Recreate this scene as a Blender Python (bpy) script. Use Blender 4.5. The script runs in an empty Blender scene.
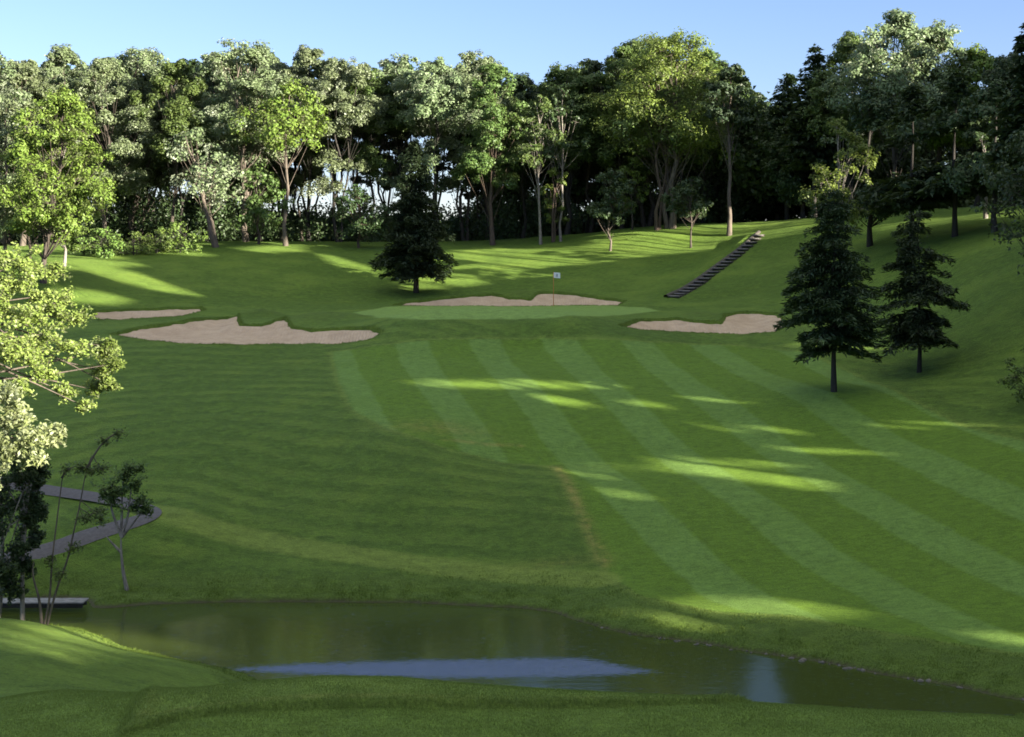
import bpy, math, random
import numpy as np

# ------------------------------------------------------------------ basics
F, CX, HY = 1400.0, 512.0, 270.0          # focal length in pixels, principal column, horizon row
WATER = -10.7
SUN_AZ, SUN_EL = math.radians(35), math.radians(12.3)
S = np.array([math.cos(SUN_AZ)*math.cos(SUN_EL), -math.sin(SUN_AZ)*math.cos(SUN_EL), math.sin(SUN_EL)])
rng = np.random.default_rng(7)
random.seed(7)
sc = bpy.context.scene
COL = sc.collection

def W(px, py, d):
    return ((px-CX)/F*d, d, (HY-py)/F*d)

# ------------------------------------------------------------------ terrain: smooth surface through surveyed points
CP = []
def cp(*a):
    for (px, py, d) in a: CP.append(W(px, py, d))
def cw(*a):
    for p in a: CP.append(p)
cp((100,737,20.5),(300,737,20),(512,737,20),(760,737,20),(1000,737,20),
   (150,705,22),(250,685,23),(330,679,23.3),(430,683,23),(540,698,22),(760,712,21.3),(1000,722,20.8))
cw((-6,27,-8.6),(0,27,-8.6),(6,26,-8.6),(10,25,-8.6),(-4,30.5,-10.2),(2,30.5,-10.3),(8,29.5,-10.2),(13,28.5,-9.9),
   (-4,34,-11.2),(2,34,-11.4),(8,33.5,-11.3),(-6,40,-11.5),(0,40,-11.6),(4,38,-11.4),(10,35.2,-11.2),(13,33,-11.1),(-10,42,-11.4),
   (-15,43.8,-11.2),(-22,43.6,-11.2),(-30,43.4,-11.2),(-18,47.2,-9.9),(-26,47,-9.6),(17,31,-10.2),(20,33,-9.9),(-12,28,-8.6))
cp((0,700,25),(60,692,25.5),(0,660,31),(0,618,39.5),(50,626,39.2),(100,643,37.6),(150,657,35.6),(215,671,35.5),(-100,625,37))
def shore(*a):
    for (px, py) in a: CP.append(W(px, py, -WATER*F/(py-HY)))
shore((130,606),(200,603),(300,602),(400,603),(500,608),(560,615),(592,625),(650,637),(715,646),(780,656),(900,677),(1024,699),(96,607))
cp((400,588,45.8),(300,588,45.8),(500,592,45.3),(200,588,45.9),(592,608,43.1),(650,620,41.5),(780,638,39.6),(900,657,37.7),(1024,677,35.9))
cp((160,515,50),(250,540,49.3),(400,562,48),(500,573,47.1),(600,581,45.9),(124,590,46),(60,588,46.3),(160,545,48.2),(60,548,48),(0,562,47),
   (30,488,53),(150,507,51),(110,502,51.6),(250,500,52.5),(250,450,57),(250,400,64),(250,360,73),
   (400,540,49.7),(400,500,52.3),(400,450,56.5),(400,410,62),(400,385,66.5),(400,355,73),
   (540,550,48.6),(560,485,53.6),(560,462,57.2),(560,430,60.7),(540,385,67),(540,345,76),
   (700,600,44),(700,550,47.6),(700,485,53.4),(700,460,57),(700,430,60.6),(700,385,67.5),(700,350,76),
   (850,615,41.6),(850,550,47.0),(850,500,51.3),(850,440,58),(834,392,63.5),(834,350,74),
   (1000,650,38),(1000,600,41.8),(1000,550,45.5),(1000,500,49.5),(1000,450,54),(1000,400,60),(1000,350,67),(1000,300,74),(1010,250,84),(990,216,105),(920,221,111),(860,225,116),
   (919,373,68.5),(919,330,77),(919,290,86),(919,250,98),(790,310,92),(790,280,103),(790,250,114),(800,222,124),
   (400,318,79),(560,320,78),(400,306,104),(560,306,103),(480,312,90),(640,308,99),(690,300,103),(400,330,77),(540,330,77.5),(660,340,76.5),
   (640,330,80),(760,333,79),(640,316,87),(760,312,90),(130,340,77),(250,343,76.5),(350,340,78),(200,320,87),(330,325,84),
   (100,320,92),(200,318,93),(100,308,100),(200,308,100),(400,304,107),(450,295,111),(560,293,111),(620,302,106),
   (450,270,120),(450,245,134),(560,262,122),(560,240,133),(640,233,130),(640,262,119),(690,245,125),(690,227,131),(760,224,130),(760,245,119),(672,297,104),
   (300,300,108),(300,270,118),(300,244,132),(200,290,108),(200,265,117),(200,246,129),(100,295,104),(100,270,112),(100,254,122),
   (43,283,104),(65,266,112),(0,270,108),(0,310,88),(0,350,75),(0,400,65),(100,360,72),(100,410,62.5),(100,460,56),(0,450,57))
cw((-70,160,2.2),(-20,160,2.2),(20,160,2.6),(55,155,3.5),(-60,205,-2),(0,205,-2),(60,205,-1),(60,130,5),(50,92,4.2),(80,80,7),(85,40,4),(100,120,8),
   (35,48,-5.2),(35,65,-1.2),(40,80,2.6),(60,20,0),(40,20,-4),(20,20,-6.4),(30,33,-7.5),(60,50,1.5),
   (-25,22,-7),(-25,38,-9.0),(-40,60,-5.5),(-45,80,-3),(-60,110,0),(-70,140,2),(-60,40,-7),
   (0,0,-2.6),(0,10,-5.0),(-20,5,-4),(20,5,-4),(0,-30,-4.5),(40,-30,-3),(-40,-30,-5),(80,-20,1),(0,15,-6.0))
CP = np.array(CP)
SCL = 50.0
def _U(r2):
    return np.where(r2 > 1e-12, 0.5*r2*np.log(np.maximum(r2, 1e-12)), 0.0)
_c = CP[:, :2]/SCL
_n = len(CP)
_d2 = ((_c[:, None, :]-_c[None, :, :])**2).sum(-1)
_A = np.zeros((_n+3, _n+3))
_A[:_n, :_n] = _U(_d2) + 2e-5*np.eye(_n)
_A[:_n, _n] = 1; _A[:_n, _n+1:] = _c
_A[_n:, :_n] = _A[:_n, _n:].T
_sol = np.linalg.solve(_A, np.concatenate([CP[:, 2], np.zeros(3)]))
def tps(x, y):
    x = np.asarray(x, float).ravel(); y = np.asarray(y, float).ravel()
    out = np.empty(len(x))
    for i in range(0, len(x), 20000):
        q = np.stack([np.clip(x[i:i+20000], -110, 120), np.clip(y[i:i+20000], -45, 215)], 1)/SCL
        d2 = (q**2).sum(1)[:, None] + (_c**2).sum(1)[None] - 2*q@_c.T
        out[i:i+20000] = _U(np.maximum(d2, 0))@_sol[:_n] + _sol[_n] + q@_sol[_n+1:]
    # far away the land settles to a plain
    r = np.clip((np.hypot(x*0.9, (y-80)*0.8)-110)/120, 0, 1); r = r*r*(3-2*r)
    return out*(1-r) + (-4.0)*r

def smooth(t):
    t = np.clip(t, 0, 1); return t*t*(3-2*t)

def hit(px, py, dmin=17, dmax=190):
    d = np.linspace(dmin, dmax, 900)
    X = (px-CX)/F*d; Z = (HY-py)/F*d
    g = tps(X, d)
    g = np.maximum(g, WATER-0.4)
    k = np.argmax(g >= Z)
    if not (g >= Z).any(): k = len(d)-1
    k = max(k, 1)
    a, b = Z[k-1]-g[k-1], Z[k]-g[k]
    t = a/(a-b) if a != b else 0
    dd = d[k-1]+(d[k]-d[k-1])*t
    return ((px-CX)/F*dd, dd)

def hits(pts, n=3):
    """pixel outline -> densified ground outline"""
    out = []
    m = len(pts)
    for i in range(m):
        a, b = pts[i], pts[(i+1) % m]
        for k in range(n):
            t = k/n
            out.append(hit(a[0]+(b[0]-a[0])*t, a[1]+(b[1]-a[1])*t))
    return np.array(out)

def inpoly(P, poly):
    x, y = P[:, 0], P[:, 1]
    inside = np.zeros(len(P), bool)
    m = len(poly)
    for i in range(m):
        x0, y0 = poly[i]; x1, y1 = poly[(i+1) % m]
        c = ((y0 > y) != (y1 > y))
        if y1 != y0:
            inside ^= c & (x < (x1-x0)*(y-y0)/(y1-y0)+x0)
    return inside
def polysd(P, poly, pad=4.0):
    """signed distance, positive inside; far away = -pad"""
    out = np.full(len(P), -float(pad))
    lo, hi = poly.min(0)-pad, poly.max(0)+pad
    sel = np.where((P[:, 0] > lo[0]) & (P[:, 0] < hi[0]) & (P[:, 1] > lo[1]) & (P[:, 1] < hi[1]))[0]
    Q = P[sel]
    d = np.full(len(Q), 1e9)
    m = len(poly)
    for i in range(m):
        a = poly[i]; b = poly[(i+1) % m]; ab = b-a
        t = np.clip(((Q-a)@ab)/max(ab@ab, 1e-9), 0, 1)
        d = np.minimum(d, np.hypot(Q[:, 0]-a[0]-t*ab[0], Q[:, 1]-a[1]-t*ab[1]))
    out[sel] = np.where(inpoly(Q, poly), d, np.maximum(-d, -pad))
    return out
def linedist(P, line, pad=3.0):
    d = np.full(len(P), float(pad))
    lo, hi = line.min(0)-pad, line.max(0)+pad
    sel = np.where((P[:, 0] > lo[0]) & (P[:, 0] < hi[0]) & (P[:, 1] > lo[1]) & (P[:, 1] < hi[1]))[0]
    Q = P[sel]; e = np.full(len(Q), pad)
    for i in range(len(line)-1):
        a = line[i]; b = line[i+1]; ab = b-a
        t = np.clip(((Q-a)@ab)/max(ab@ab, 1e-9), 0, 1)
        e = np.minimum(e, np.hypot(Q[:, 0]-a[0]-t*ab[0], Q[:, 1]-a[1]-t*ab[1]))
    d[sel] = e
    return d

def vnoise(x, y, scale, seed):
    """value noise 0..1"""
    r = np.random.default_rng(seed).random((256, 256))
    u = np.asarray(x)/scale; v = np.asarray(y)/scale
    i = np.floor(u).astype(int); j = np.floor(v).astype(int)
    fu = u-i; fv = v-j
    fu = fu*fu*(3-2*fu); fv = fv*fv*(3-2*fv)
    i &= 255; j &= 255; i1 = (i+1) & 255; j1 = (j+1) & 255
    return (r[i, j]*(1-fu)+r[i1, j]*fu)*(1-fv) + (r[i, j1]*(1-fu)+r[i1, j1]*fu)*fv

# ------------------------------------------------------------------ ground outlines
BUNKERS = [hits(p) for p in (
  [(110,335),(150,326),(200,319),(226,317),(238,318),(241,325),(262,326),(284,322),(292,328),(312,330),(345,328),(372,327),(382,332),(372,339),(346,343),(250,345),(180,343),(135,339)],
  [(96,310),(150,308.5),(200,307.5),(205,311),(180,317),(146,319),(100,321),(92,316)],
  [(393,306),(406,302.5),(440,298),(466,296.5),(492,294.5),(509,298.5),(530,299),(543,292.8),(556,292.4),(595,296.5),(626,301.5),(618,306),(550,306.5),(450,306.8)],
  [(619,327),(639,320),(675,318),(694,321.5),(721,321.5),(726,315),(746,312),(776,313),(788,322),(776,332),(740,334),(686,333),(643,331)])]
GREEN = hits([(352,313),(385,307),(440,306.3),(520,306),(600,305.8),(645,307),(662,311),(610,316),(530,319.5),(430,319.5),(375,318)])
FAIRWAY = hits([(332,352),(420,340),(540,338),(650,342),(740,346),(800,352),(880,385),(960,425),(1060,450),(1120,520),(1120,670),(1024,655),(900,635),(800,618),(720,612),(640,596),(610,578),(592,535),(572,490),(556,467),(500,462),(440,448),(385,430),(352,410),(338,380)])
SCAR = np.array([hit(*p) for p in [(556,467),(566,480),(578,505),(592,535),(606,565)]])
SCAR2 = np.array([hit(*p) for p in [(445,442),(480,445),(520,446)]])
TEE_LINE = np.array([hit(*p) for p in [(120,737),(170,722),(230,713),(300,709),(400,708),(560,707),(720,706),(860,708),(960,714),(1040,724)]])
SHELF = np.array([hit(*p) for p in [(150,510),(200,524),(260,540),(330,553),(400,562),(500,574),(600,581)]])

gx = np.concatenate([-np.geomspace(3600, 46, 46), np.arange(-45, 45.01, 0.15), np.geomspace(46, 3600, 46)])
gy = np.concatenate([-np.geomspace(3000, 20, 26), np.arange(-16, 16, 2.0), np.arange(16, 48, 0.12), np.arange(48, 74, 0.17), np.arange(74, 114, 0.13), np.arange(114, 145, 0.25), np.arange(145, 215, 2.0), np.geomspace(216, 6000, 40)])
NX, NY = len(gx), len(gy)
GX, GY = np.meshgrid(gx, gy)
GX = GX.ravel(); GY = GY.ravel()
P2 = np.stack([GX, GY], 1)
Z = tps(GX, GY)
near = (np.abs(GX) < 50) & (GY > 10) & (GY < 150)
Z += np.where(near, (vnoise(GX, GY, 2.7, 1)-.5)*0.10 + (vnoise(GX, GY, 0.9, 2)-.5)*0.035, (vnoise(GX, GY, 9, 3)-.5)*.4)
fair = smooth((polysd(P2, FAIRWAY, 8)+0.15)/0.3)
green = smooth((polysd(P2, GREEN)+0.1)/0.25)
# grassy knobs beside the left bunker, rough hummocks
for (px, py, h, r) in ((262,318,.62,1.3),(322,322,.60,2.0),(525,295,.25,1.2),(700,316,.25,1.2),(405,430,.12,3.0)):
    c = hit(px, py); Z += h*np.exp(-((GX-c[0])**2/(r*r*1.6)+(GY-c[1])**2/(r*r))) 
_sa, _sb = np.array(hit(674, 298)), np.array(hit(762, 235)); _sd = (_sb-_sa)/np.linalg.norm(_sb-_sa); _sn = np.array([-_sd[1], _sd[0]])
_u = (GX-_sa[0])*_sd[0]+(GY-_sa[1])*_sd[1]; _v = (GX-_sa[0])*_sn[0]+(GY-_sa[1])*_sn[1]; _L = np.linalg.norm(_sb-_sa)
Z += .32*np.exp(-((_v-1.15)/.5)**2)*smooth((_u+1)/2)*smooth((_L+1-_u)/2)
# tee edge: a little mown step
tsd = polysd(P2, np.concatenate([TEE_LINE, [[9, 30], [-7, 30]]]), 3)
Z += 0.10*smooth((tsd+0.05)/0.1)*np.exp(-np.maximum(tsd, 0)/1.5) 
bsd = [polysd(P2, b, 3.0) for b in BUNKERS]
zbase = Z.copy()
for sd in bsd:
    wob = (vnoise(GX, GY, .5, 11)-.5)*.12
    Z += 0.04*np.exp(-np.maximum(-sd, 0)/.35)*(sd <= 0)          # turf lip
    Z += np.where(sd > 0, 0.07*(1-smooth(sd/.2)) - (0.42+.35*smooth(sd/2.2))*smooth((sd+wob*.6)/.22), 0)
# sharpen the water edge: a low cut bank
m = near & (GY < 52) & (GY > 26)
Z = np.where(m & (Z > WATER-.02) & (Z < WATER+.25), WATER-.02+(Z-WATER+.02)*.4+.10*smooth((Z-WATER-.01)/.06), Z)
# coarse lookup for shadow casting / placing
lx = np.arange(-110, 121, 1.0); ly = np.arange(-45, 216, 1.0)
LZ = tps(*[a.ravel() for a in np.meshgrid(lx, ly)]).reshape(len(ly), len(lx))
def ground(x, y):
    u = np.clip(np.asarray(x, float)+110, 0, len(lx)-1.001); v = np.clip(np.asarray(y, float)+45, 0, len(ly)-1.001)
    i = u.astype(int); j = v.astype(int); fu = u-i; fv = v-j
    return (LZ[j, i]*(1-fu)+LZ[j, i+1]*fu)*(1-fv)+(LZ[j+1, i]*(1-fu)+LZ[j+1, i+1]*fu)*fv
def gz(x, y): return float(tps([x], [y])[0])

# ------------------------------------------------------------------ materials
def newmat(name):
    m = bpy.data.materials.new(name); m.use_nodes = True
    nt = m.node_tree; nt.nodes.clear()
    return m, nt, nt.nodes, nt.links
def N(nodes, t, **kw):
    n = nodes.new(t)
    for k, v in kw.items():
        if k.startswith('i_'):
            key = k[2:]
            n.inputs[int(key) if key.isdigit() else key.replace('_', ' ')].default_value = v
        else: setattr(n, k, v)
    return n
def mixc(nodes, links, fac, a, b, blend='MIX'):
    n = nodes.new('ShaderNodeMix'); n.data_type = 'RGBA'; n.blend_type = blend
    for sock, v in ((n.inputs[0], fac), (n.inputs[6], a), (n.inputs[7], b)):
        if isinstance(v, bpy.types.NodeSocket): links.new(v, sock)
        elif isinstance(v, (int, float)): sock.default_value = v
        else: sock.default_value = (*v, 1)
    return n.outputs[2]
def math_(nodes, links, op, a, b=None, c=None, clamp=False):
    n = nodes.new('ShaderNodeMath'); n.operation = op; n.use_clamp = clamp
    for s, v in zip(n.inputs, (a, b, c)):
        if v is None: continue
        if isinstance(v, bpy.types.NodeSocket): links.new(v, s)
        else: s.default_value = v
    return n.outputs[0]
def ramp(nodes, links, src, stops):
    n = nodes.new('ShaderNodeMapRange'); n.interpolation_type = 'SMOOTHSTEP'
    n.inputs[1].default_value, n.inputs[2].default_value = stops
    links.new(src, n.inputs[0]); return n.outputs[0]

def leaf_mat(name, a, b, under=None, trans=.3, rough=.5, spec=.35):
    m, nt, nd, lk = newmat(name)
    out = N(nd, 'ShaderNodeOutputMaterial')
    at = N(nd, 'ShaderNodeAttribute', attribute_name='rnd')
    oi = N(nd, 'ShaderNodeObjectInfo')
    c = mixc(nd, lk, at.outputs['Fac'], a, b)
    hv = N(nd, 'ShaderNodeHueSaturation')
    lk.new(math_(nd, lk, 'MULTIPLY_ADD', oi.outputs['Random'], .03, .485), hv.inputs['Hue'])
    lk.new(math_(nd, lk, 'MULTIPLY_ADD', oi.outputs['Random'], .35, .82), hv.inputs['Value'])
    lk.new(c, hv.inputs['Color']); c = hv.outputs[0]
    if under:
        g = N(nd, 'ShaderNodeNewGeometry')
        c = mixc(nd, lk, g.outputs['Backfacing'], c, under)
    p = N(nd, 'ShaderNodeBsdfPrincipled', i_Roughness=rough)
    p.inputs['Specular IOR Level'].default_value = spec
    lk.new(c, p.inputs['Base Color'])
    t = N(nd, 'ShaderNodeBsdfTranslucent')
    lk.new(mixc(nd, lk, .35, c, (.16, .22, .02)), t.inputs['Color'])
    mx = N(nd, 'ShaderNodeMixShader', i_0=trans)
    lk.new(p.outputs[0], mx.inputs[1]); lk.new(t.outputs[0], mx.inputs[2]); lk.new(mx.outputs[0], out.inputs[0])
    return m
def bark_mat(name, a, b, scale=6, rough=.9):
    m, nt, nd, lk = newmat(name)
    out = N(nd, 'ShaderNodeOutputMaterial'); p = N(nd, 'ShaderNodeBsdfPrincipled', i_Roughness=rough)
    p.inputs['Specular IOR Level'].default_value = .2
    tc = N(nd, 'ShaderNodeTexCoord'); mp = N(nd, 'ShaderNodeMapping')
    mp.inputs['Scale'].default_value = (scale, scale, scale*.22); lk.new(tc.outputs['Object'], mp.inputs[0])
    n = N(nd, 'ShaderNodeTexNoise', i_Scale=1.6, i_Detail=6.0, i_Roughness=.65); lk.new(mp.outputs[0], n.inputs['Vector'])
    lk.new(mixc(nd, lk, ramp(nd, lk, n.outputs[0], (.35, .68)), a, b), p.inputs['Base Color'])
    bm = N(nd, 'ShaderNodeBump', i_Strength=.6, i_Distance=.04); lk.new(n.outputs[0], bm.inputs['Height']); lk.new(bm.outputs[0], p.inputs['Normal'])
    lk.new(p.outputs[0], out.inputs[0]); return m
def plain_mat(name, a, b=None, rough=.7, scale=12, bump=.3, detail=5, obj=True):
    m, nt, nd, lk = newmat(name)
    out = N(nd, 'ShaderNodeOutputMaterial'); p = N(nd, 'ShaderNodeBsdfPrincipled', i_Roughness=rough)
    tc = N(nd, 'ShaderNodeTexCoord')
    n = N(nd, 'ShaderNodeTexNoise', i_Scale=scale, i_Detail=float(detail), i_Roughness=.6); lk.new(tc.outputs['Object'], n.inputs['Vector'])
    lk.new(mixc(nd, lk, ramp(nd, lk, n.outputs[0], (.3, .7)), a, b or tuple(x*.7 for x in a)), p.inputs['Base Color'])
    bm = N(nd, 'ShaderNodeBump', i_Strength=bump, i_Distance=.03); lk.new(n.outputs[0], bm.inputs['Height']); lk.new(bm.outputs[0], p.inputs['Normal'])
    lk.new(p.outputs[0], out.inputs[0]); return m

def grass_ground():
    m, nt, nd, lk = newmat('turf')
    out = N(nd, 'ShaderNodeOutputMaterial'); p = N(nd, 'ShaderNodeBsdfPrincipled', i_Roughness=.85)
    p.inputs['Specular IOR Level'].default_value = .15
    p.inputs['Sheen Weight'].default_value = .12; p.inputs['Sheen Roughness'].default_value = .5
    p.inputs['Sheen Tint'].default_value = (.55, .8, .25, 1)
    def A(n): return N(nd, 'ShaderNodeAttribute', attribute_name=n).outputs['Fac']
    tc = N(nd, 'ShaderNodeTexCoord'); co = tc.outputs['Object']
    def noise(s, d=4.0, r=.6, vec=co):
        n = N(nd, 'ShaderNodeTexNoise', i_Scale=s, i_Detail=d, i_Roughness=r); lk.new(vec, n.inputs['Vector']); return n.outputs[0]
    n1 = noise(.35); n2 = noise(2.2, 5.0, .7)
    mp = N(nd, 'ShaderNodeMapping'); mp.inputs['Scale'].default_value = (.55, 1.5, 1); lk.new(co, mp.inputs[0])
    n5 = noise(4.5, 4.0, .7, mp.outputs[0]); n3 = noise(16, 4.0, .75); n4 = noise(60, 2.0, .6)
    # mowing stripes: grass laid towards or away
    s = math_(nd, lk, 'ADD', A('stripe'), math_(nd, lk, 'MULTIPLY_ADD', n2, .35, -.17))
    s = math_(nd, lk, 'ADD', s, math_(nd, lk, 'MULTIPLY_ADD', n1, .5, -.25))
    tri = math_(nd, lk, 'ABSOLUTE', math_(nd, lk, 'SUBTRACT', math_(nd, lk, 'FRACT', math_(nd, lk, 'DIVIDE', s, 4.1)), .5))
    stripe = ramp(nd, lk, tri, (.25, .31))
    stripe = math_(nd, lk, 'MULTIPLY', stripe, math_(nd, lk, 'MULTIPLY_ADD', n1, .7, .40), clamp=True)
    fairc = mixc(nd, lk, stripe, GC['fair_dark'], GC['fair_light'])
    # contour mowing on the slopes
    q = math_(nd, lk, 'ADD', A('contour'), math_(nd, lk, 'MULTIPLY_ADD', n2, .9, -.45))
    tri2 = math_(nd, lk, 'ABSOLUTE', math_(nd, lk, 'SUBTRACT', math_(nd, lk, 'FRACT', math_(nd, lk, 'DIVIDE', q, 1.5)), .5))
    sub = math_(nd, lk, 'MULTIPLY', ramp(nd, lk, tri2, (.15, .35)), ramp(nd, lk, n1, (.3, .7)))
    rough = mixc(nd, lk, sub, GC['rough_dark'], GC['rough_light'])
    rough = mixc(nd, lk, ramp(nd, lk, n2, (.35, .75)), rough, GC['rough_mid'])
    rough = mixc(nd, lk, math_(nd, lk, 'MULTIPLY', ramp(nd, lk, n1, (.5, .8)), .5), rough, GC['rough_yel'])
    c = mixc(nd, lk, A('fair'), rough, fairc)
    c = mixc(nd, lk, A('green'), c, GC['green'])
    c = mixc(nd, lk, math_(nd, lk, 'MULTIPLY', A('tee'), math_(nd, lk, 'MULTIPLY_ADD', n1, .6, .55), clamp=True), c, GC['tee'])
    c = mixc(nd, lk, math_(nd, lk, 'MULTIPLY', A('tall'), .8), c, GC['tall'])
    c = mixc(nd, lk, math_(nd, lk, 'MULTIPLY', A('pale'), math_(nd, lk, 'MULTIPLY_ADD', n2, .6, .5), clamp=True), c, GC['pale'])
    c = mixc(nd, lk, math_(nd, lk, 'MULTIPLY', A('dry'), ramp(nd, lk, n2, (.3, .65))), c, GC['dry'])
    # blade-scale mottling
    mot = math_(nd, lk, 'ADD', math_(nd, lk, 'MULTIPLY', n3, .44), math_(nd, lk, 'ADD', math_(nd, lk, 'MULTIPLY', n5, .32), math_(nd, lk, 'MULTIPLY', n2, .24)))
    hv = N(nd, 'ShaderNodeHueSaturation')
    lk.new(math_(nd, lk, 'MULTIPLY_ADD', ramp(nd, lk, mot, (.34, .66)), .85, .66), hv.inputs['Value'])
    lk.new(c, hv.inputs['Color']); c = hv.outputs[0]
    c = mixc(nd, lk, A('soil'), c, (.075, .058, .04))
    lk.new(c, p.inputs['Base Color'])
    b = N(nd, 'ShaderNodeBump', i_Strength=1.0)
    b.inputs['Distance'].default_value = .07
    h = math_(nd, lk, 'ADD', math_(nd, lk, 'MULTIPLY', n3, 1.0), math_(nd, lk, 'MULTIPLY', n4, .5))
    h = math_(nd, lk, 'MULTIPLY', h, math_(nd, lk, 'SUBTRACT', 1.3, math_(nd, lk, 'MULTIPLY', A('fair'), .4)))
    lk.new(h, b.inputs['Height']); lk.new(b.outputs[0], p.inputs['Normal'])
    lk.new(p.outputs[0], out.inputs[0]); return m
GC = dict(fair_dark=(0.102, 0.174, 0.015), fair_light=(0.138, 0.229, 0.048), rough_dark=(0.072, 0.121, 0.015), rough_light=(0.143, 0.211, 0.031), rough_mid=(0.098, 0.163, 0.020),
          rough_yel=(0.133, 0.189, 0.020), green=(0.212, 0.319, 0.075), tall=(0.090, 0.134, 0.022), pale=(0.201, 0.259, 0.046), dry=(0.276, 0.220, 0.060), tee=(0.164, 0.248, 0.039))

# ------------------------------------------------------------------ mesh helpers
def mesh_np(name, verts, quads=None, tris=None, smooth_=False):
    me = bpy.data.meshes.new(name)
    verts = np.asarray(verts, np.float32)
    loops = []; starts = []; tot = []
    k = 0
    if quads is not None and len(quads):
        q = np.asarray(quads, np.int32); loops.append(q.ravel()); starts.append(np.arange(len(q))*4); tot.append(np.full(len(q), 4)); k = len(q)*4
    if tris is not None and len(tris):
        t = np.asarray(tris, np.int32); loops.append(t.ravel()); starts.append(k+np.arange(len(t))*3); tot.append(np.full(len(t), 3))
    loops = np.concatenate(loops); starts = np.concatenate(starts); tot = np.concatenate(tot)
    me.vertices.add(len(verts)); me.vertices.foreach_set('co', verts.ravel())
    me.loops.add(len(loops)); me.loops.foreach_set('vertex_index', loops.astype(np.int32))
    me.polygons.add(len(starts)); me.polygons.foreach_set('loop_start', starts.astype(np.int32))
    if smooth_: me.polygons.foreach_set('use_smooth', np.ones(len(starts), bool))
    me.update(calc_edges=True)
    return me
def set_attr(me, name, vals):
    a = me.attributes.new(name, 'FLOAT', 'POINT'); a.data.foreach_set('value', np.asarray(vals, np.float32))
def link(name, me, mat=None, parent=None, kind=None, loc=None):
    o = bpy.data.objects.new(name, me); COL.objects.link(o)
    if mat: me.materials.append(mat)
    if parent: o.parent = parent
    if kind: o['kind'] = kind
    if loc is not None: o.location = loc
    return o
def tag(o, label, cat, group=None):
    o['label'] = label; o['category'] = cat
    if group: o['group'] = group
    return o
def empty(name, loc=(0, 0, 0), rz=0):
    o = bpy.data.objects.new(name, None); COL.objects.link(o); o.location = loc; o.rotation_euler = (0, 0, rz); o.empty_display_size = .3
    return o
def copy_tree(o, parent=None):
    c = o.copy(); COL.objects.link(c)
    if parent: c.parent = parent
    for ch in list(o.children): copy_tree(ch, c)
    return c
class MB:
    def __init__(s): s.v = []; s.q = []; s.t = []; s.n = 0
    def add(s, v, q=(), t=()):
        v = np.asarray(v, float)
        if len(q): s.q.append(np.asarray(q)+s.n)
        if len(t): s.t.append(np.asarray(t)+s.n)
        s.v.append(v); s.n += len(v)
    def tube(s, pts, rad, n=6, cap=True):
        pts = np.asarray(pts, float); m = len(pts)
        rad = np.broadcast_to(np.asarray(rad, float), (m,))
        tan = np.gradient(pts, axis=0); tan /= np.linalg.norm(tan, axis=1)[:, None]+1e-9
        ref = np.array([1., 0, 0]) if abs(tan[0][0]) < .8 else np.array([0, 1., 0])
        u = np.cross(tan, ref); u /= np.linalg.norm(u, axis=1)[:, None]+1e-9
        w = np.cross(tan, u)
        a = np.arange(n)/n*2*math.pi
        v = pts[:, None]+rad[:, None, None]*(np.cos(a)[None, :, None]*u[:, None]+np.sin(a)[None, :, None]*w[:, None])
        q = []
        i = np.arange(m-1)[:, None]*n; j = np.arange(n)[None]; j1 = (j+1) % n
        q = np.stack([i+j, i+j1, i+n+j1, i+n+j], -1).reshape(-1, 4)
        vv = v.reshape(-1, 3); t = []
        if cap:
            vv = np.concatenate([vv, pts[-1:]]); k = (m-1)*n
            t = [(k+a_, k+(a_+1) % n, m*n) for a_ in range(n)]
        s.add(vv, q, t)
    def box(s, c, size, rz=0, bev=.0):
        hx, hy, hz = [x/2 for x in size]
        b = min(bev, hx*.5, hy*.5, hz*.5)
        # chamfered box: 3 rings
        if b <= 0:
            v = np.array([(x, y, z) for z in (-hz, hz) for x, y in ((-hx, -hy), (hx, -hy), (hx, hy), (-hx, hy))])
            q = [(0, 3, 2, 1), (4, 5, 6, 7), (0, 1, 5, 4), (1, 2, 6, 5), (2, 3, 7, 6), (3, 0, 4, 7)]
        else:
            v = []
            for z, e in ((-hz, b), (-hz+b, 0), (hz-b, 0), (hz, b)):
                for x, y in ((-1, -1), (1, -1), (1, 1), (-1, 1)): v.append((x*(hx-e), y*(hy-e), z))
            v = np.array(v); q = [(0, 3, 2, 1), (12, 13, 14, 15)]
            for r in range(3):
                for k in range(4): q.append((r*4+k, r*4+(k+1) % 4, r*4+4+(k+1) % 4, r*4+4+k))
        c_, s_ = math.cos(rz), math.sin(rz)
        R = np.array([[c_, s_, 0], [-s_, c_, 0], [0, 0, 1]])
        s.add(v@R+np.asarray(c), q)
    def mesh(s, name, sm=True):
        return mesh_np(name, np.concatenate(s.v), np.concatenate(s.q) if s.q else None, np.concatenate(s.t) if s.t else None, sm)

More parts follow.
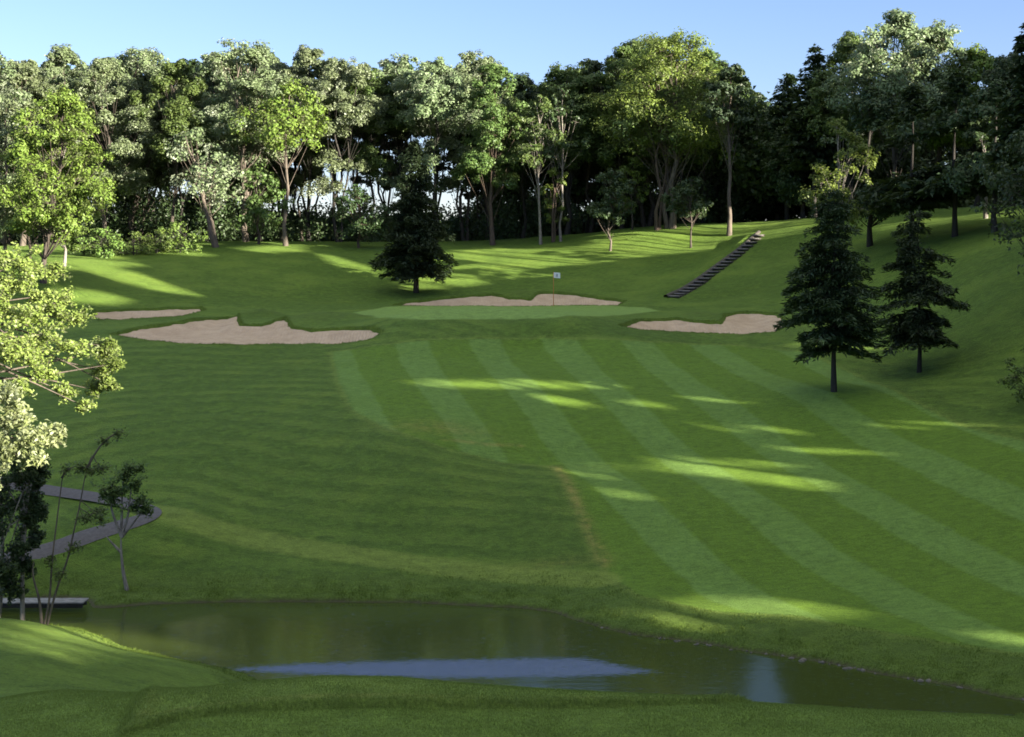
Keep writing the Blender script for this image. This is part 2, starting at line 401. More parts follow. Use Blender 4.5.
def unit(v): return v/(np.linalg.norm(v, axis=-1, keepdims=True)+1e-9)
def leaf_cards(cen, nrm, size, r, aspect=.6, along=None, fold=.18):
    """folded rhombic leaf cards: 4 corners, two faces each as a bent quad"""
    n = len(cen)
    nrm = unit(nrm)
    if along is None: along = r.normal(size=(n, 3))
    t = unit(along-(along*nrm).sum(1)[:, None]*nrm)
    b = np.cross(nrm, t)
    s = np.broadcast_to(np.asarray(size, float), (n,))[:, None]
    tip = cen+t*s*.5-nrm*s*fold; root = cen-t*s*.5-nrm*s*fold*.3
    l = cen+b*s*.5*aspect+nrm*s*.06; rr = cen-b*s*.5*aspect+nrm*s*.06
    v = np.stack([root, rr, tip, l], 1).reshape(-1, 3)
    q = np.arange(n*4).reshape(-1, 4)
    return v, q
def crown_mesh(name, cen, nrm, size, r, **kw):
    v, q = leaf_cards(cen, nrm, size, r, **kw)
    me = mesh_np(name, v, q)
    rv = np.repeat(r.random(len(cen)), 4)
    set_attr(me, 'rnd', rv)
    return me

# ------------------------------------------------------------------ lit places: where low sun slips through the eastern wood
LIT = [hits(p, 2) for p in (
  [(490,480),(540,470),(600,462),(640,459),(630,463),(560,473)],
  [(640,460),(700,458.5),(760,460),(790,463),(740,464.5),(690,464),(650,464)],
  [(620,468),(700,468),(750,471),(720,474),(680,473)], [(730,473),(790,475),(806,481),(770,485),(720,483)], [(560,474),(610,472),(590,477)],
  [(620,457),(680,455),(660,457)],
  [(612,629),(640,614),(690,604),(760,598),(850,600),(800,607),(730,614),(670,622)],
  [(355,387),(440,380.5),(560,380.5),(640,384),(560,385),(430,385)],
  [(850,421),(965,421.5),(968,428),(890,428)], [(740,427),(800,429),(800,433),(740,431)], [(768,447),(852,448),(852,453),(768,452)], [(690,422),(740,426),(735,430),(690,427)],
  [(810,574),(870,574),(870,577),(810,577)], [(900,576),(990,574),(990,578),(900,579)],
  [(520,395),(600,398),(600,401),(520,399)], [(600,402),(680,399),(640,405)],
  [(380,292),(440,281),(520,270),(610,255),(700,241),(760,230),(800,221),(700,227),(640,231),(600,247),(520,257),(440,268),(390,284)],
  [(590,236),(640,231),(690,226),(745,222),(800,221),(800,226),(775,233),(740,240),(700,250),(640,256),(560,266),(590,250)],
  [(400,291),(450,285),(520,277),(560,274),(520,272),(450,278)], [(420,262),(470,258),(540,252),(530,247),(450,250)],
  [(470,256),(600,244),(620,247),(520,259),(470,262)],
  [(88,272),(120,268),(150,278),(198,295),(165,292),(115,280)], [(50,288),(95,290),(128,296),(115,300),(50,299)],
  [(30,258),(95,259),(140,263),(95,266),(40,268)], [(700,232),(760,226),(800,222),(800,232),(765,240),(735,243),(700,240)], [(660,398),(720,396),(760,399),(700,401)], [(560,492),(620,490),(660,493),(610,496)],
  [(240,248),(295,243),(295,250),(250,251)], [(318,252),(345,260),(388,274),(360,277),(330,266)],
  [(880,224),(990,213),(992,220),(890,228)],
  [(30,628),(80,627),(125,638),(150,648),(90,641),(40,635)], [(-20,640),(60,634),(75,641),(0,648)], [(215,690),(330,681),(425,686),(330,688),(230,694)],
  [(830,352),(780,346),(830,343),(860,347)],
  [(975,637),(1060,632),(1060,644),(990,645)],
)]
LITBALL = [((-13.0, 30.0, -2.0), 5.2), ((-44, 104, 8), 8.0), ((-36.5, 120.5, 3.2), 2.6), ((-29.5, 124, 3.4), 2.6)]
_e1 = unit(np.cross(S, [0, 0, 1.])); _e2 = np.cross(S, _e1)
def carve(P, rad=0.0):
    if rad <= 0: return carve1(P)
    k = carve1(P)
    for a, b in ((0, .33), (0, -.33), (0, .66), (0, -.66), (.7, 0), (-.7, 0), (0, 1), (0, -1)):
        w_ = np.where(k)[0]; k[w_] = carve1(np.asarray(P)[w_]+(_e1*a+_e2*b)*rad)
    return k
def carve1(P):
    """True for leaves to keep: drop those whose shadow falls on a lit place"""
    P = np.asarray(P)
    keep = np.ones(len(P), bool)
    Hh = np.full(len(P), -1.0)
    st = np.full((len(P), 2), 1e6); alive = np.ones(len(P), bool)
    for s in np.arange(1, 230, 1.0):
        Q = P-s*S
        g = ground(Q[:, 0], Q[:, 1])
        h = alive & (Q[:, 2] <= g)
        st[h] = Q[h, :2]; alive &= ~h
        if not alive.any(): break
    for poly in LIT: keep &= ~inpoly(st, poly)
    for c, rad in LITBALL:
        v = P-np.array(c); a = v@S
        perp = np.linalg.norm(v-a[:, None]*S, axis=1)
        keep &= ~((perp < rad) & (a > rad))
    return keep

# ------------------------------------------------------------------ tree makers (geometry arrays, so they can be shared or carved)
def bez(a, b, c, n):
    t = np.linspace(0, 1, n)[:, None]
    return (1-t)**2*a+2*t*(1-t)*b+t*t*c
def broadleaf(seed, H=17., cb=.45, R=3.4, ncl=34, per=230, leaf=.30, r0=.2, lean=(0, 0), fork=1, prof=None, low=0, gapy=.0, tufts=False, flat=.75, rc=(.30, .48)):
    r = np.random.default_rng(seed)
    B = MB(); cen = []; nrm = []; siz = []
    tops = []
    for f in range(fork):
        a = r.random()*6.28
        off = np.array([math.cos(a), math.sin(a), 0])*(.08*R if fork > 1 else 0)
        end = np.array([lean[0]*H+off[0]*5*(f > 0), lean[1]*H+off[1]*5*(f > 0), H*(.93-.06*f)])
        k = 9; t = np.linspace(0, 1, k)[:, None]
        pts = off*(f > 0)+t*end+np.concatenate([np.zeros((1, 3)), r.normal(size=(k-1, 3))*[.012*H, .012*H, 0]])
        pts[0, 2] = -.4
        rad = r0*(1-.25*f)*(1-.86*t[:, 0])**.8; rad[0] *= 1.45
        B.tube(pts, rad, 8); tops.append(pts)
    prof = prof or (lambda t: math.sin(math.pi*min(1, .12+.88*t)**.85)**.7)
    for i in range(ncl):
        t = (i+r.random())/ncl
        z = H*(cb+(1-cb)*t*.97)
        if i < low: z = H*(.15+(cb-.15)*r.random())
        env = R*prof(t) if i >= low else R*.55
        a = r.random()*6.28; q = env*math.sqrt(r.uniform(.15, 1))
        T = tops[i % fork]
        ax = T[int(min(.99, z/H)*8)]
        c = np.array([ax[0]*.9+q*math.cos(a), ax[1]*.9+q*math.sin(a), z])
        rr = R*r.uniform(*rc)*(1-.35*t)
        # limb
        ti = max(1, int((z/H)*8-1-r.integers(0, 2))); s0 = T[min(ti, 7)]
        mid = (s0+c)/2+np.array([0, 0, -.02*H])+r.normal(size=3)*.12*R*.4
        L = bez(s0, mid, c, 5); rb = max(.02, r0*.24*(1-z/H*.6))
        B.tube(L, np.linspace(rb, .012, 5), 5, cap=False)
        n = int(per*r.uniform(.6, 1.4)*(rr/(R*.34))**1.5)
        # twigs + leaves in several sub-tufts
        nt = r.integers(5, 9)
        dirs = unit(r.normal(size=(nt, 3))*[1, 1, .7]+[0, 0, .25])
        sub = c+dirs*rr*r.uniform(.45, 1.0, (nt, 1))*[1, 1, flat]
        for d in sub: B.tube(bez(c, (c+d)/2+[0, 0, -.05*rr], d, 3), [.018, .012, .006], 3, cap=False)
        w = r.integers(0, nt, n)
        dd = unit(r.normal(size=(n, 3)))
        pos = sub[w]+dd*(rr*.52)*(r.random((n, 1))**.45)*[1, 1, flat]
        cen.append(pos); nrm.append(unit(pos-c)*.7+dd*.5+[0, 0, .55]+r.normal(size=(n, 3))*.45); siz.append(leaf*r.uniform(.65, 1.3, n))
    return B, np.concatenate(cen), np.concatenate(nrm), np.concatenate(siz), None
def conifer(seed, H=9., cb=.22, R=2.4, whorls=24, per=7, needles=26, nlen=.42, r0=.13, droop=.25, rise=.0, power=1.0, gap=.12, wild=.12, tip=.95, aspect=.3):
    r = np.random.default_rng(seed)
    B = MB(); cen = []; nrm = []; siz = []; alo = []
    k = 8; t = np.linspace(0, 1, k)[:, None]
    pts = t*[0, 0, H*tip]+np.concatenate([np.zeros((1, 3)), r.normal(size=(k-1, 3))*[.006*H, .006*H, 0]]); pts[0, 2] = -.4
    rad = r0*(1-.93*t[:, 0]); rad[0] *= 1.3
    B.tube(pts, rad, 8)
    for i in range(whorls):
        t = (i+r.uniform(-.35, .35))/whorls; t = min(max(t, 0), .99)
        z = H*(cb+(1-cb)*t)
        for j in range(per):
            if r.random() < gap: continue
            L = R*((1-t)**power*.93+.05)*r.uniform(.5, 1.14)*(1-.2*(t < .08))
            a = r.random()*6.28
            d = np.array([math.cos(a), math.sin(a), 0])
            s0 = np.array([pts[min(7, int(z/H*7)), 0], pts[min(7, int(z/H*7)), 1], z])
            e = s0+d*L+[0, 0, -droop*L*r.uniform(.6, 1.4)+rise*L]
            mid = (s0+e)/2+[0, 0, .10*L]
            m = 6; C = bez(s0, mid, e, m)
            B.tube(C, np.linspace(max(.012, r0*.22*(1-t)), .006, m), 4, cap=False)
            n = max(5, int(needles*L/R+4))
            u = r.uniform(.12, 1.02, n)**.8
            side = np.cross(d, [0, 0, 1.])
            w = (L*.30*(1-.55*u)+.06)*r.choice([-1, 1], n)*r.uniform(.1, 1.0, n)
            q = u*(m-1); q0 = np.clip(q.astype(int), 0, m-2); fr = (q-q0)[:, None]
            p = C[q0]*(1-fr)+C[q0+1]*fr+side*w[:, None]+np.stack([np.zeros(n), np.zeros(n), -np.abs(w)*.3+r.normal(size=n)*.035*R*wild*8], 1)
            cen.append(p); nrm.append(np.array([0, 0, 1.])+r.normal(size=(n, 3))*.42+d*.1)
            alo.append(d*.8+side*np.sign(w)[:, None]*.75+r.normal(size=(n, 3))*.2+[0, 0, -.25]); siz.append(nlen*r.uniform(.6, 1.25, n)*(.6+.4*(1-t)))
    # leader tuft
    n = 24; z = H*r.uniform(.9, 1.0, n)
    cen.append(np.stack([r.normal(size=n)*.06, r.normal(size=n)*.06, z], 1)); nrm.append(r.normal(size=(n, 3))); alo.append(np.array([0, 0, 1.])+r.normal(size=(n, 3))*.5); siz.append(np.full(n, nlen*.6))
    return B, np.concatenate(cen), np.concatenate(nrm), np.concatenate(siz), (np.concatenate(alo), aspect)
def build_tree(name, geo, leafm, barkm, loc=(0, 0, 0), rz=0, do_carve=False, aspect=.6, seed=0):
    B, cen, nrm, siz, al = geo
    r = np.random.default_rng(seed+99)
    if do_carve:
        c, s = math.cos(rz), math.sin(rz)
        Pw = cen@np.array([[c, s, 0], [-s, c, 0], [0, 0, 1]])+np.asarray(loc)
        k = carve(Pw, .22); cen, nrm, siz = cen[k], nrm[k], siz[k]
        if al: al = (al[0][k], al[1])
        tips = np.array([v[len(v)*2//3] for v in B.v[1:]])@np.array([[c, s, 0], [-s, c, 0], [0, 0, 1]])+np.asarray(loc)
        kt = carve(tips, .9); C = MB()
        C.add(B.v[0], B.q[0], B.t[0] if len(B.t) else ())
        off = 0; qi = 0
        for j, v in enumerate(B.v):
            if j > 0 and kt[j-1]: C.add(v, B.q[j]-off)
            off += len(v)
        B = C
    root = empty(name, loc, rz)
    link('trunk', B.mesh('trunk'), barkm, root)
    kw = dict(along=al[0], aspect=al[1], fold=.1) if al else dict(aspect=aspect)
    link('crown', crown_mesh('crown', cen, nrm, siz, r, **kw), leafm, root)
    return root

# ------------------------------------------------------------------ ground, sand, water, path
idx = np.arange(NX*NY).reshape(NY, NX)
quads = np.stack([idx[:-1, :-1], idx[:-1, 1:], idx[1:, 1:], idx[1:, :-1]], -1).reshape(-1, 4)
gme = mesh_np('ground', np.stack([GX, GY, Z], 1), quads, smooth_=True)
set_attr(gme, 'fair', fair); set_attr(gme, 'green', green)
set_attr(gme, 'stripe', GX+0.18*(GY-75)-.0030*(GY-75)**2+1.3)
set_attr(gme, 'contour', np.where(near, linedist(P2, SHELF, 30), 0)+(vnoise(GX, GY, 7, 21)-.5)*2)
slope_bank = np.where(near & (GY < 52) & (Z > WATER-.2) & (Z < WATER+.75), smooth((WATER+.75-Z)/.45), 0)*(1-fair)
knob = np.zeros(len(GX))
for (px, py, r_) in ((262,318,1.2),(322,322,1.9),(525,295,1.0),(700,316,1.1)):
    c = hit(px, py); knob = np.maximum(knob, smooth(1.5-np.hypot((GX-c[0])/1.3, GY-c[1])/r_))
lip = np.zeros(len(GX))
for sd in bsd: lip = np.maximum(lip, np.exp(-np.abs(sd+.1)/.22)*(sd < .3))
set_attr(gme, 'tall', np.clip(slope_bank*.8+knob*.8+lip*.35+1.2*np.exp(-((tsd)/.10)**2), 0, 1))
dry = np.exp(-(linedist(P2, SCAR)/.22)**2)*.8+np.exp(-(linedist(P2, SCAR2)/.15)**2)*.7
c = hit(437, 430); dry += .45*np.exp(-(((GX-c[0])/2.0)**2+((GY-c[1])/.9)**2))
c = hit(560, 562); dry += .3*np.exp(-(((GX-c[0])/1.6)**2+((GY-c[1])/.4)**2))
dry += .55*np.exp(-((tsd-.26)/.10)**2)
set_attr(gme, 'dry', np.clip(dry, 0, 1))
set_attr(gme, 'pale', np.clip(smooth((.85-linedist(P2, SHELF, 4))/.3)*.9+.45*np.exp(-(tsd-1.2)**2/1.2)*(tsd > 0)+np.where(fair > .5, 0, .6*np.exp(-(polysd(P2, FAIRWAY, 4)/.25)**2)), 0, 1))  # shelf and far tee bands: low light painted in as paler turf
set_attr(gme, 'tee', smooth((27.5-GY)/1.5)*(GY > 12)*.9+.45*smooth((-GX-3.5)/2)*(GY > 27)*(GY < 42)*(Z < -7))
soil = np.where(near & (GY < 52), smooth((WATER+.075-Z)/.05), 0)
wood = near & (GY > 120) & (Z > 0)
set_attr(gme, 'soil', np.clip(soil+0*wood, 0, 1))
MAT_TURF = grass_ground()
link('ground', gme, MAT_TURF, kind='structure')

def sand_mat():
    m, nt, nd, lk = newmat('sand')
    out = N(nd, 'ShaderNodeOutputMaterial'); p = N(nd, 'ShaderNodeBsdfPrincipled', i_Roughness=.95)
    p.inputs['Specular IOR Level'].default_value = .1
    tc = N(nd, 'ShaderNodeTexCoord')
    n1 = N(nd, 'ShaderNodeTexNoise', i_Scale=.9, i_Detail=5.0, i_Roughness=.65); lk.new(tc.outputs['Object'], n1.inputs['Vector'])
    n2 = N(nd, 'ShaderNodeTexNoise', i_Scale=9.0, i_Detail=5.0, i_Roughness=.7); lk.new(tc.outputs['Object'], n2.inputs['Vector'])
    wv = N(nd, 'ShaderNodeTexWave', i_Scale=1.6, i_Distortion=5.0, i_Detail=2.0); lk.new(tc.outputs['Object'], wv.inputs['Vector'])
    c = mixc(nd, lk, ramp(nd, lk, n1.outputs[0], (.3, .7)), (.45, .325, .225), (.56, .415, .295))
    c = mixc(nd, lk, math_(nd, lk, 'MULTIPLY', ramp(nd, lk, n2.outputs[0], (.45, .75)), .5), c, (.40, .265, .18))
    lk.new(c, p.inputs['Base Color'])
    h = math_(nd, lk, 'ADD', math_(nd, lk, 'MULTIPLY', n2.outputs[0], .8), math_(nd, lk, 'MULTIPLY', wv.outputs['Fac'], .35))
    b = N(nd, 'ShaderNodeBump', i_Strength=.8, i_Distance=.06); lk.new(h, b.inputs['Height']); lk.new(b.outputs[0], p.inputs['Normal'])
    lk.new(p.outputs[0], out.inputs[0]); return m
MAT_SAND = sand_mat()
for b, sd in zip(BUNKERS, bsd):
    ins = (sd > -.28).reshape(NY, NX)
    fm = ins[:-1, :-1] & ins[:-1, 1:] & ins[1:, 1:] & ins[1:, :-1]
    q = np.stack([idx[:-1, :-1][fm], idx[:-1, 1:][fm], idx[1:, 1:][fm], idx[1:, :-1][fm]], -1)
    u, inv = np.unique(q, return_inverse=True)
    zz = zbase[u]-.12-.30*smooth(sd[u]/2.0)+(vnoise(GX[u], GY[u], .8, 5)-.5)*.09+(vnoise(GX[u], GY[u], .3, 6)-.5)*.04
    me = mesh_np('sand_bunker', np.stack([GX[u], GY[u], zz], 1), inv.reshape(-1, 4), smooth_=True)
    link('sand_bunker', me, MAT_SAND, kind='structure')

# water with a wind-ruffled patch
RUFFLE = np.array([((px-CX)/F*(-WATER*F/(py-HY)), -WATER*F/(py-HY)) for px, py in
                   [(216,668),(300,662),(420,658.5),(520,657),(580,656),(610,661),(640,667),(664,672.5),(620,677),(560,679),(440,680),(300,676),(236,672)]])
def water_mat():
    m, nt, nd, lk = newmat('pond_water')
    out = N(nd, 'ShaderNodeOutputMaterial'); p = N(nd, 'ShaderNodeBsdfPrincipled', i_Roughness=.03, i_IOR=1.75)
    p.inputs['Base Color'].default_value = (.040, .058, .016, 1)
    tc = N(nd, 'ShaderNodeTexCoord'); at = N(nd, 'ShaderNodeAttribute', attribute_name='ruffle')
    mp = N(nd, 'ShaderNodeMapping'); mp.inputs['Scale'].default_value = (1.0, 2.2, 1); lk.new(tc.outputs['Object'], mp.inputs[0])
    n1 = N(nd, 'ShaderNodeTexNoise', i_Scale=9.0, i_Detail=3.0, i_Roughness=.6); lk.new(mp.outputs[0], n1.inputs['Vector'])
    n2 = N(nd, 'ShaderNodeTexNoise', i_Scale=2.0, i_Detail=2.0); lk.new(mp.outputs[0], n2.inputs['Vector'])
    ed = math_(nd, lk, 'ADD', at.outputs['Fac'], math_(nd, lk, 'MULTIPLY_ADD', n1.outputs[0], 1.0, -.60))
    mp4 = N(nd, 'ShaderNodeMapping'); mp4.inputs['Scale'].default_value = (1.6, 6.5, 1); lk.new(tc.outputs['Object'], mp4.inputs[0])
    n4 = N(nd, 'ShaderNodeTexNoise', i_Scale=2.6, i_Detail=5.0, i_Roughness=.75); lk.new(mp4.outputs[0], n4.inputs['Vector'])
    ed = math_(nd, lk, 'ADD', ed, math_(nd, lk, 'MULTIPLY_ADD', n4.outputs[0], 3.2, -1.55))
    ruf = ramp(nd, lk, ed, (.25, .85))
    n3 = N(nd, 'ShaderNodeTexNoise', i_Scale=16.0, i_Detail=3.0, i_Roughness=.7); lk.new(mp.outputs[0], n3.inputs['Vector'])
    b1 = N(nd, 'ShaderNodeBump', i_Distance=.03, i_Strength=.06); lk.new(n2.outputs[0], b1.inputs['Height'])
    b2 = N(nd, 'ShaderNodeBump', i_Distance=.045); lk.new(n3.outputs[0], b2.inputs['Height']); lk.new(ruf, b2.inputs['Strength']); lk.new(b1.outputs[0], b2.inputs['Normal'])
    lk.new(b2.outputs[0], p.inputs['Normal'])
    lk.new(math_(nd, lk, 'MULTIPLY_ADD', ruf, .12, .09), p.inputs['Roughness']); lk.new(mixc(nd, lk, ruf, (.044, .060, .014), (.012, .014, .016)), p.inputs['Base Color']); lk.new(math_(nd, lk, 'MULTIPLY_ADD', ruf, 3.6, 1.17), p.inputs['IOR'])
    p.inputs['Specular Tint'].default_value = (.50, .62, 1, 1)
    lk.new(p.outputs[0], out.inputs[0]); return m
wx = np.arange(-45, 22.01, .2); wy = np.arange(27, 50.01, .15)
WX, WY = [a.ravel() for a in np.meshgrid(wx, wy)]
wi = np.arange(len(WX)).reshape(len(wy), len(wx))
wq = np.stack([wi[:-1, :-1], wi[:-1, 1:], wi[1:, 1:], wi[1:, :-1]], -1).reshape(-1, 4)
wme = mesh_np('water', np.stack([WX, WY, np.full(len(WX), WATER)], 1), wq, smooth_=True)
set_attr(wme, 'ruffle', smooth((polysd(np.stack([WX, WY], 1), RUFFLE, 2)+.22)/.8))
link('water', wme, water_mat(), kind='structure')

def ribbon(name, pix, width, mat, lift=.03):
    P = np.array([hit(*p) for p in pix])
    # smooth resample
    for _ in range(3):
        Q = [P[0]]
        for a, b in zip(P[:-1], P[1:]): Q += [a*.75+b*.25, a*.25+b*.75]
        P = np.array(Q+[P[-1]])
    T = np.gradient(P, axis=0); T = unit(T); Nn = np.stack([-T[:, 1], T[:, 0]], 1)
    k = 7; off = np.linspace(-.5, .5, k)*width
    V = P[:, None]+Nn[:, None]*off[None, :, None]
    x, y = V[..., 0].ravel(), V[..., 1].ravel()
    z = tps(x, y)+lift+.03*(1-np.tile((2*np.linspace(-.5, .5, k))**2, len(P)))
    i = np.arange(len(x)).reshape(len(P), k)
    q = np.stack([i[:-1, :-1], i[:-1, 1:], i[1:, 1:], i[1:, :-1]], -1).reshape(-1, 4)
    return link(name, mesh_np(name, np.stack([x, y, z], 1), q, smooth_=True), mat, kind='structure')
ribbon('path', [(-40,474),(0,482),(30,488),(70,494),(105,499),(132,504.5),(147,510),(151,515),(142,520),(118,527),(90,535.5),(60,546),(30,556),(-20,566)], .85, plain_mat('asphalt', (.10, .09, .095), (.07, .062, .066), .85, 9))

# ------------------------------------------------------------------ tree materials
LM = {
 'silver': leaf_mat('leaf_silver', (.095, .135, .052), (.18, .22, .115), (.30, .34, .24), .22),
 'green': leaf_mat('leaf_green', (.062, .105, .024), (.11, .155, .040), (.12, .16, .07), .28),
 'yellow': leaf_mat('leaf_yellow', (.11, .17, .022), (.18, .235, .045), (.15, .19, .06), .35),
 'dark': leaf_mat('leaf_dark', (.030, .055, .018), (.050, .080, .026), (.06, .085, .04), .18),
 'conifer': leaf_mat('needles', (.021, .040, .017), (.040, .064, .025), None, .12, .6),
 'fir': leaf_mat('fir_needles', (.024, .046, .017), (.042, .070, .026), None, .14, .6),
 'larch': leaf_mat('larch_needles', (.024, .044, .019), (.040, .064, .026), None, .2, .6),
 'shrub': leaf_mat('leaf_shrub', (.10, .17, .03), (.16, .23, .05), (.10, .14, .05), .25),
 'fore': leaf_mat('leaf_fore', (.17, .225, .038), (.28, .32, .09), (.30, .34, .17), .4),
 'forepale': leaf_mat('leaf_forepale', (.24, .30, .10), (.40, .45, .24), (.45, .5, .32), .35),
}
BM = {
 'brown': bark_mat('bark_brown', (.082, .066, .053), (.045, .037, .031)),
 'pale': bark_mat('bark_pale', (.15, .12, .095), (.075, .062, .05)),
 'birch': bark_mat('bark_birch', (.30, .265, .225), (.13, .11, .095), 9),
 'dark': bark_mat('bark_dark', (.046, .041, .036), (.032, .028, .025)),
 'red': bark_mat('bark_red', (.125, .088, .066), (.065, .05, .04)),
}
def at(px, d): 
    x = (px-CX)/F*d
    return x, d, gz(x, d)

# --- prototypes of the wall of tall trees
tallspec = [
  dict(H=17, cb=.36, R=3.5, ncl=44, r0=.20), dict(H=17, cb=.42, R=3.1, ncl=40, r0=.17), dict(H=17, cb=.30, R=3.9, ncl=50, r0=.23, fork=2),
  dict(H=17, cb=.48, R=3.2, ncl=36, r0=.16), dict(H=17, cb=.33, R=3.4, ncl=44, r0=.18, lean=(.04, .01)), dict(H=17, cb=.45, R=3.7, ncl=44, r0=.2, fork=2),
  dict(H=17, cb=.60, R=3.7, ncl=36, r0=.16, low=3), dict(H=17, cb=.56, R=3.5, ncl=36, r0=.15, fork=2, low=4)]
tallgeo = [broadleaf(100+i, per=800, leaf=.235, **s) for i, s in enumerate(tallspec)]
slimgeo = [broadleaf(200+i, H=17, cb=c_, R=r_, ncl=n_, per=330, leaf=.36, r0=.13) for i, (c_, r_, n_) in enumerate(((.40, 2.5, 34), (.52, 2.4, 28), (.28, 2.7, 40), (.66, 2.3, 20)))]
protos = {}
def tree_from(kind, geo_i, leafk, barkk, px, d, top, label, wid=1.0, group=None, name='broadleaf_tree', rz=None, z=None):
    key = (kind, geo_i, leafk, barkk)
    geos = tallgeo if kind == 'tall' else slimgeo
    x, y, gz_ = at(px, d)
    H = (HY-top)/F*d-gz_
    if key not in protos:
        t = build_tree(name, geos[geo_i], LM[leafk], BM[barkk], seed=geo_i); protos[key] = t
    else: t = copy_tree(protos[key])
    t.name = name
    t.location = (x, y, gz_); s = H/17.0
    t.rotation_euler = (0, 0, random.random()*6.28 if rz is None else rz); w = 1.12*wid*(.55+.45*s); t.scale = (w, w, s)
    tag(t, label, 'tree', group)
    return t
FRONT = [
 # px, d, top, variant, leaf, bark, width, label
 (-22,128,50,0,'silver','pale',1.1,'silvery tree cut by the left frame edge at the end of the wood'),
 (22,134,60,4,'silver','pale',1.1,'pale silvery-leaved tree in the wood just left of the bright rounded maple'),
 (62,142,48,1,'silver','brown',1.1,'silvery tree whose top rises right behind the bright rounded maple'),
 (104,136,62,0,'silver','brown',1.0,'grey-green tree above the right shoulder of the bright rounded maple'),
 (136,143,47,2,'silver','brown',1.05,'broad silvery tree standing behind the middle of the shrub row'),
 (172,137,61,3,'green','brown',1.0,'tree behind the right end of the shrub row, before the leaning trunk'),
 (206,144,50,4,'silver','dark',1.05,'tall tree rising directly behind the leaning forked tree'),
 (247,136,44,5,'silver','pale',1.1,'silvery tree with a pale multi-stemmed foot right of the leaning tree'),
 (262,146,50,1,'silver','dark',1.0,'tree behind and right of the pale multi-stemmed one'),
 (309,143,50,6,'silver','dark',1.05,'silvery-topped tree right of the straight trunk with the bright high crown'),
 (338,138,62,7,'silver','dark',1.0,'tree at the left side of the dip in the treetops'),
 (371,141,72,6,'green','dark',.9,'low-topped tree in the dip of the treetops left of the dark fir'),
 (404,142,56,7,'silver','dark',1.05,'silvery-crowned tree rising straight behind the dark fir'),
 (436,137,62,6,'silver','dark',1.0,'tree rising just right of the dark fir tip'),
 (464,143,54,7,'silver','brown',1.05,'silvery tree between the dark fir and the tall reddish trunk'),
 (493,133,68,0,'green','red',.95,'tree with a tall straight reddish trunk right of the fir'),
 (522,141,76,1,'dark','dark',.95,'dark low-topped tree between the reddish trunk and the crooked birch'),
 (566,139,65,5,'green','dark',1.0,'dark full tree behind the bright stem clump'),
 (590,143,60,3,'dark','brown',1.0,'dark tree rising behind the left young tree on the mound'),
 (622,138,50,0,'green','dark',1.0,'tree left of the twin pale trunks on the mound'),
 (648,141,43,2,'green','brown',1.1,'broad tree rising behind the twin pale trunks'),
 (702,140,47,4,'green','dark',1.0,'tree between the thick mound trunk and the tall bare-trunked pine'),
]
for i, (px, d, top, v, lf, bk, w, lab) in enumerate(FRONT):
    tree_from('tall', v, lf, bk, px, d, top, lab, w, 'tall trees along the edge of the wood')
# rows inside the wood: nothing tells these apart
zones = [(-60, 150, 'slender tree deep in the wood behind the shrub row and maple', 'trees deep in the left of the wood', 'silver'),
         (150, 480, 'slender dark tree deep in the open wood with sky between its trunks', 'trees deep in the middle of the wood', 'silver'),
         (480, 760, 'slender dark tree deep in the dense wood behind the mound', 'trees deep in the right of the wood', 'dark')]
def topline(px):
    xs = [-60, 0, 60, 130, 172, 240, 300, 340, 372, 410, 460, 500, 522, 560, 600, 640, 690, 740, 760]
    ys = [52, 55, 52, 50, 64, 48, 54, 66, 76, 60, 58, 72, 80, 72, 66, 50, 46, 66, 90]
    return float(np.interp(px, xs, ys))
for (a, b, lab, grp, lf) in zones:
    for row, (d0, step) in enumerate(((147, 25), (154, 27), (163, 30))):
        px = a+random.uniform(0, step)
        while px < b:
            tree_from('slim', 3 if 255 < px < 480 and random.random() < .72 else random.randrange(3), lf if random.random() < .6 else 'dark', 'dark' if random.random() < .7 else 'brown', px, d0+random.uniform(-2, 2), topline(px)+random.uniform(3, 22), lab, random.uniform(.9, 1.2), grp, 'slender_tree')
            px += step*random.uniform(.7, 1.3)

def single(name, geo, leafk, barkk, px, d, label, cat='tree', rz=0, do_carve=False, group=None, z=None, aspect=.6, seed=0, x=None):
    X, Y, Zg = at(px, d)
    t = build_tree(name, geo, LM[leafk], BM[barkk], (X, Y, Zg if z is None else z), rz, do_carve, aspect, seed)
    tag(t, label, cat, group); return t
def hgt(px, d, top): return (HY-top)/F*d-at(px, d)[2]
# leaning forked tree
single('leaning_tree', broadleaf(301, H=hgt(205,128,128), cb=.42, R=3.6, ncl=26, per=90, leaf=.34, r0=.22, lean=(-.26, 0), fork=2), 'silver', 'pale', 217, 128, 'leaning forked tree with a pale trunk at the lawn edge right of the shrubs')
single('broadleaf_tree', broadleaf(302, H=hgt(285,130,84), cb=.62, R=3.9, ncl=30, per=200, leaf=.32, r0=.2), 'yellow', 'pale', 286, 130, 'tree with a straight pale trunk and bright flat-topped high crown')
single('birch_tree', broadleaf(303, H=hgt(541,131,95), cb=.55, R=2.6, ncl=24, per=110, leaf=.32, r0=.13, lean=(-.01, 0)), 'green', 'birch', 541, 131, 'birch with a crooked white trunk at the wood edge above the flag')
single('stem_clump', broadleaf(304, H=hgt(553,132,165), cb=.25, R=1.5, ncl=16, per=70, leaf=.3, r0=.13, fork=3), 'yellow', 'red', 553, 132, 'bright-leaved clump of orange-lit stems right of the crooked birch', do_carve=True)
single('birch_tree', broadleaf(305, H=hgt(561,132,90), cb=.55, R=2.4, ncl=20, per=110, leaf=.32, r0=.12, lean=(.02, 0)), 'dark', 'birch', 561, 132, 'grey-white leaning birch trunk right of the bright stem clump')
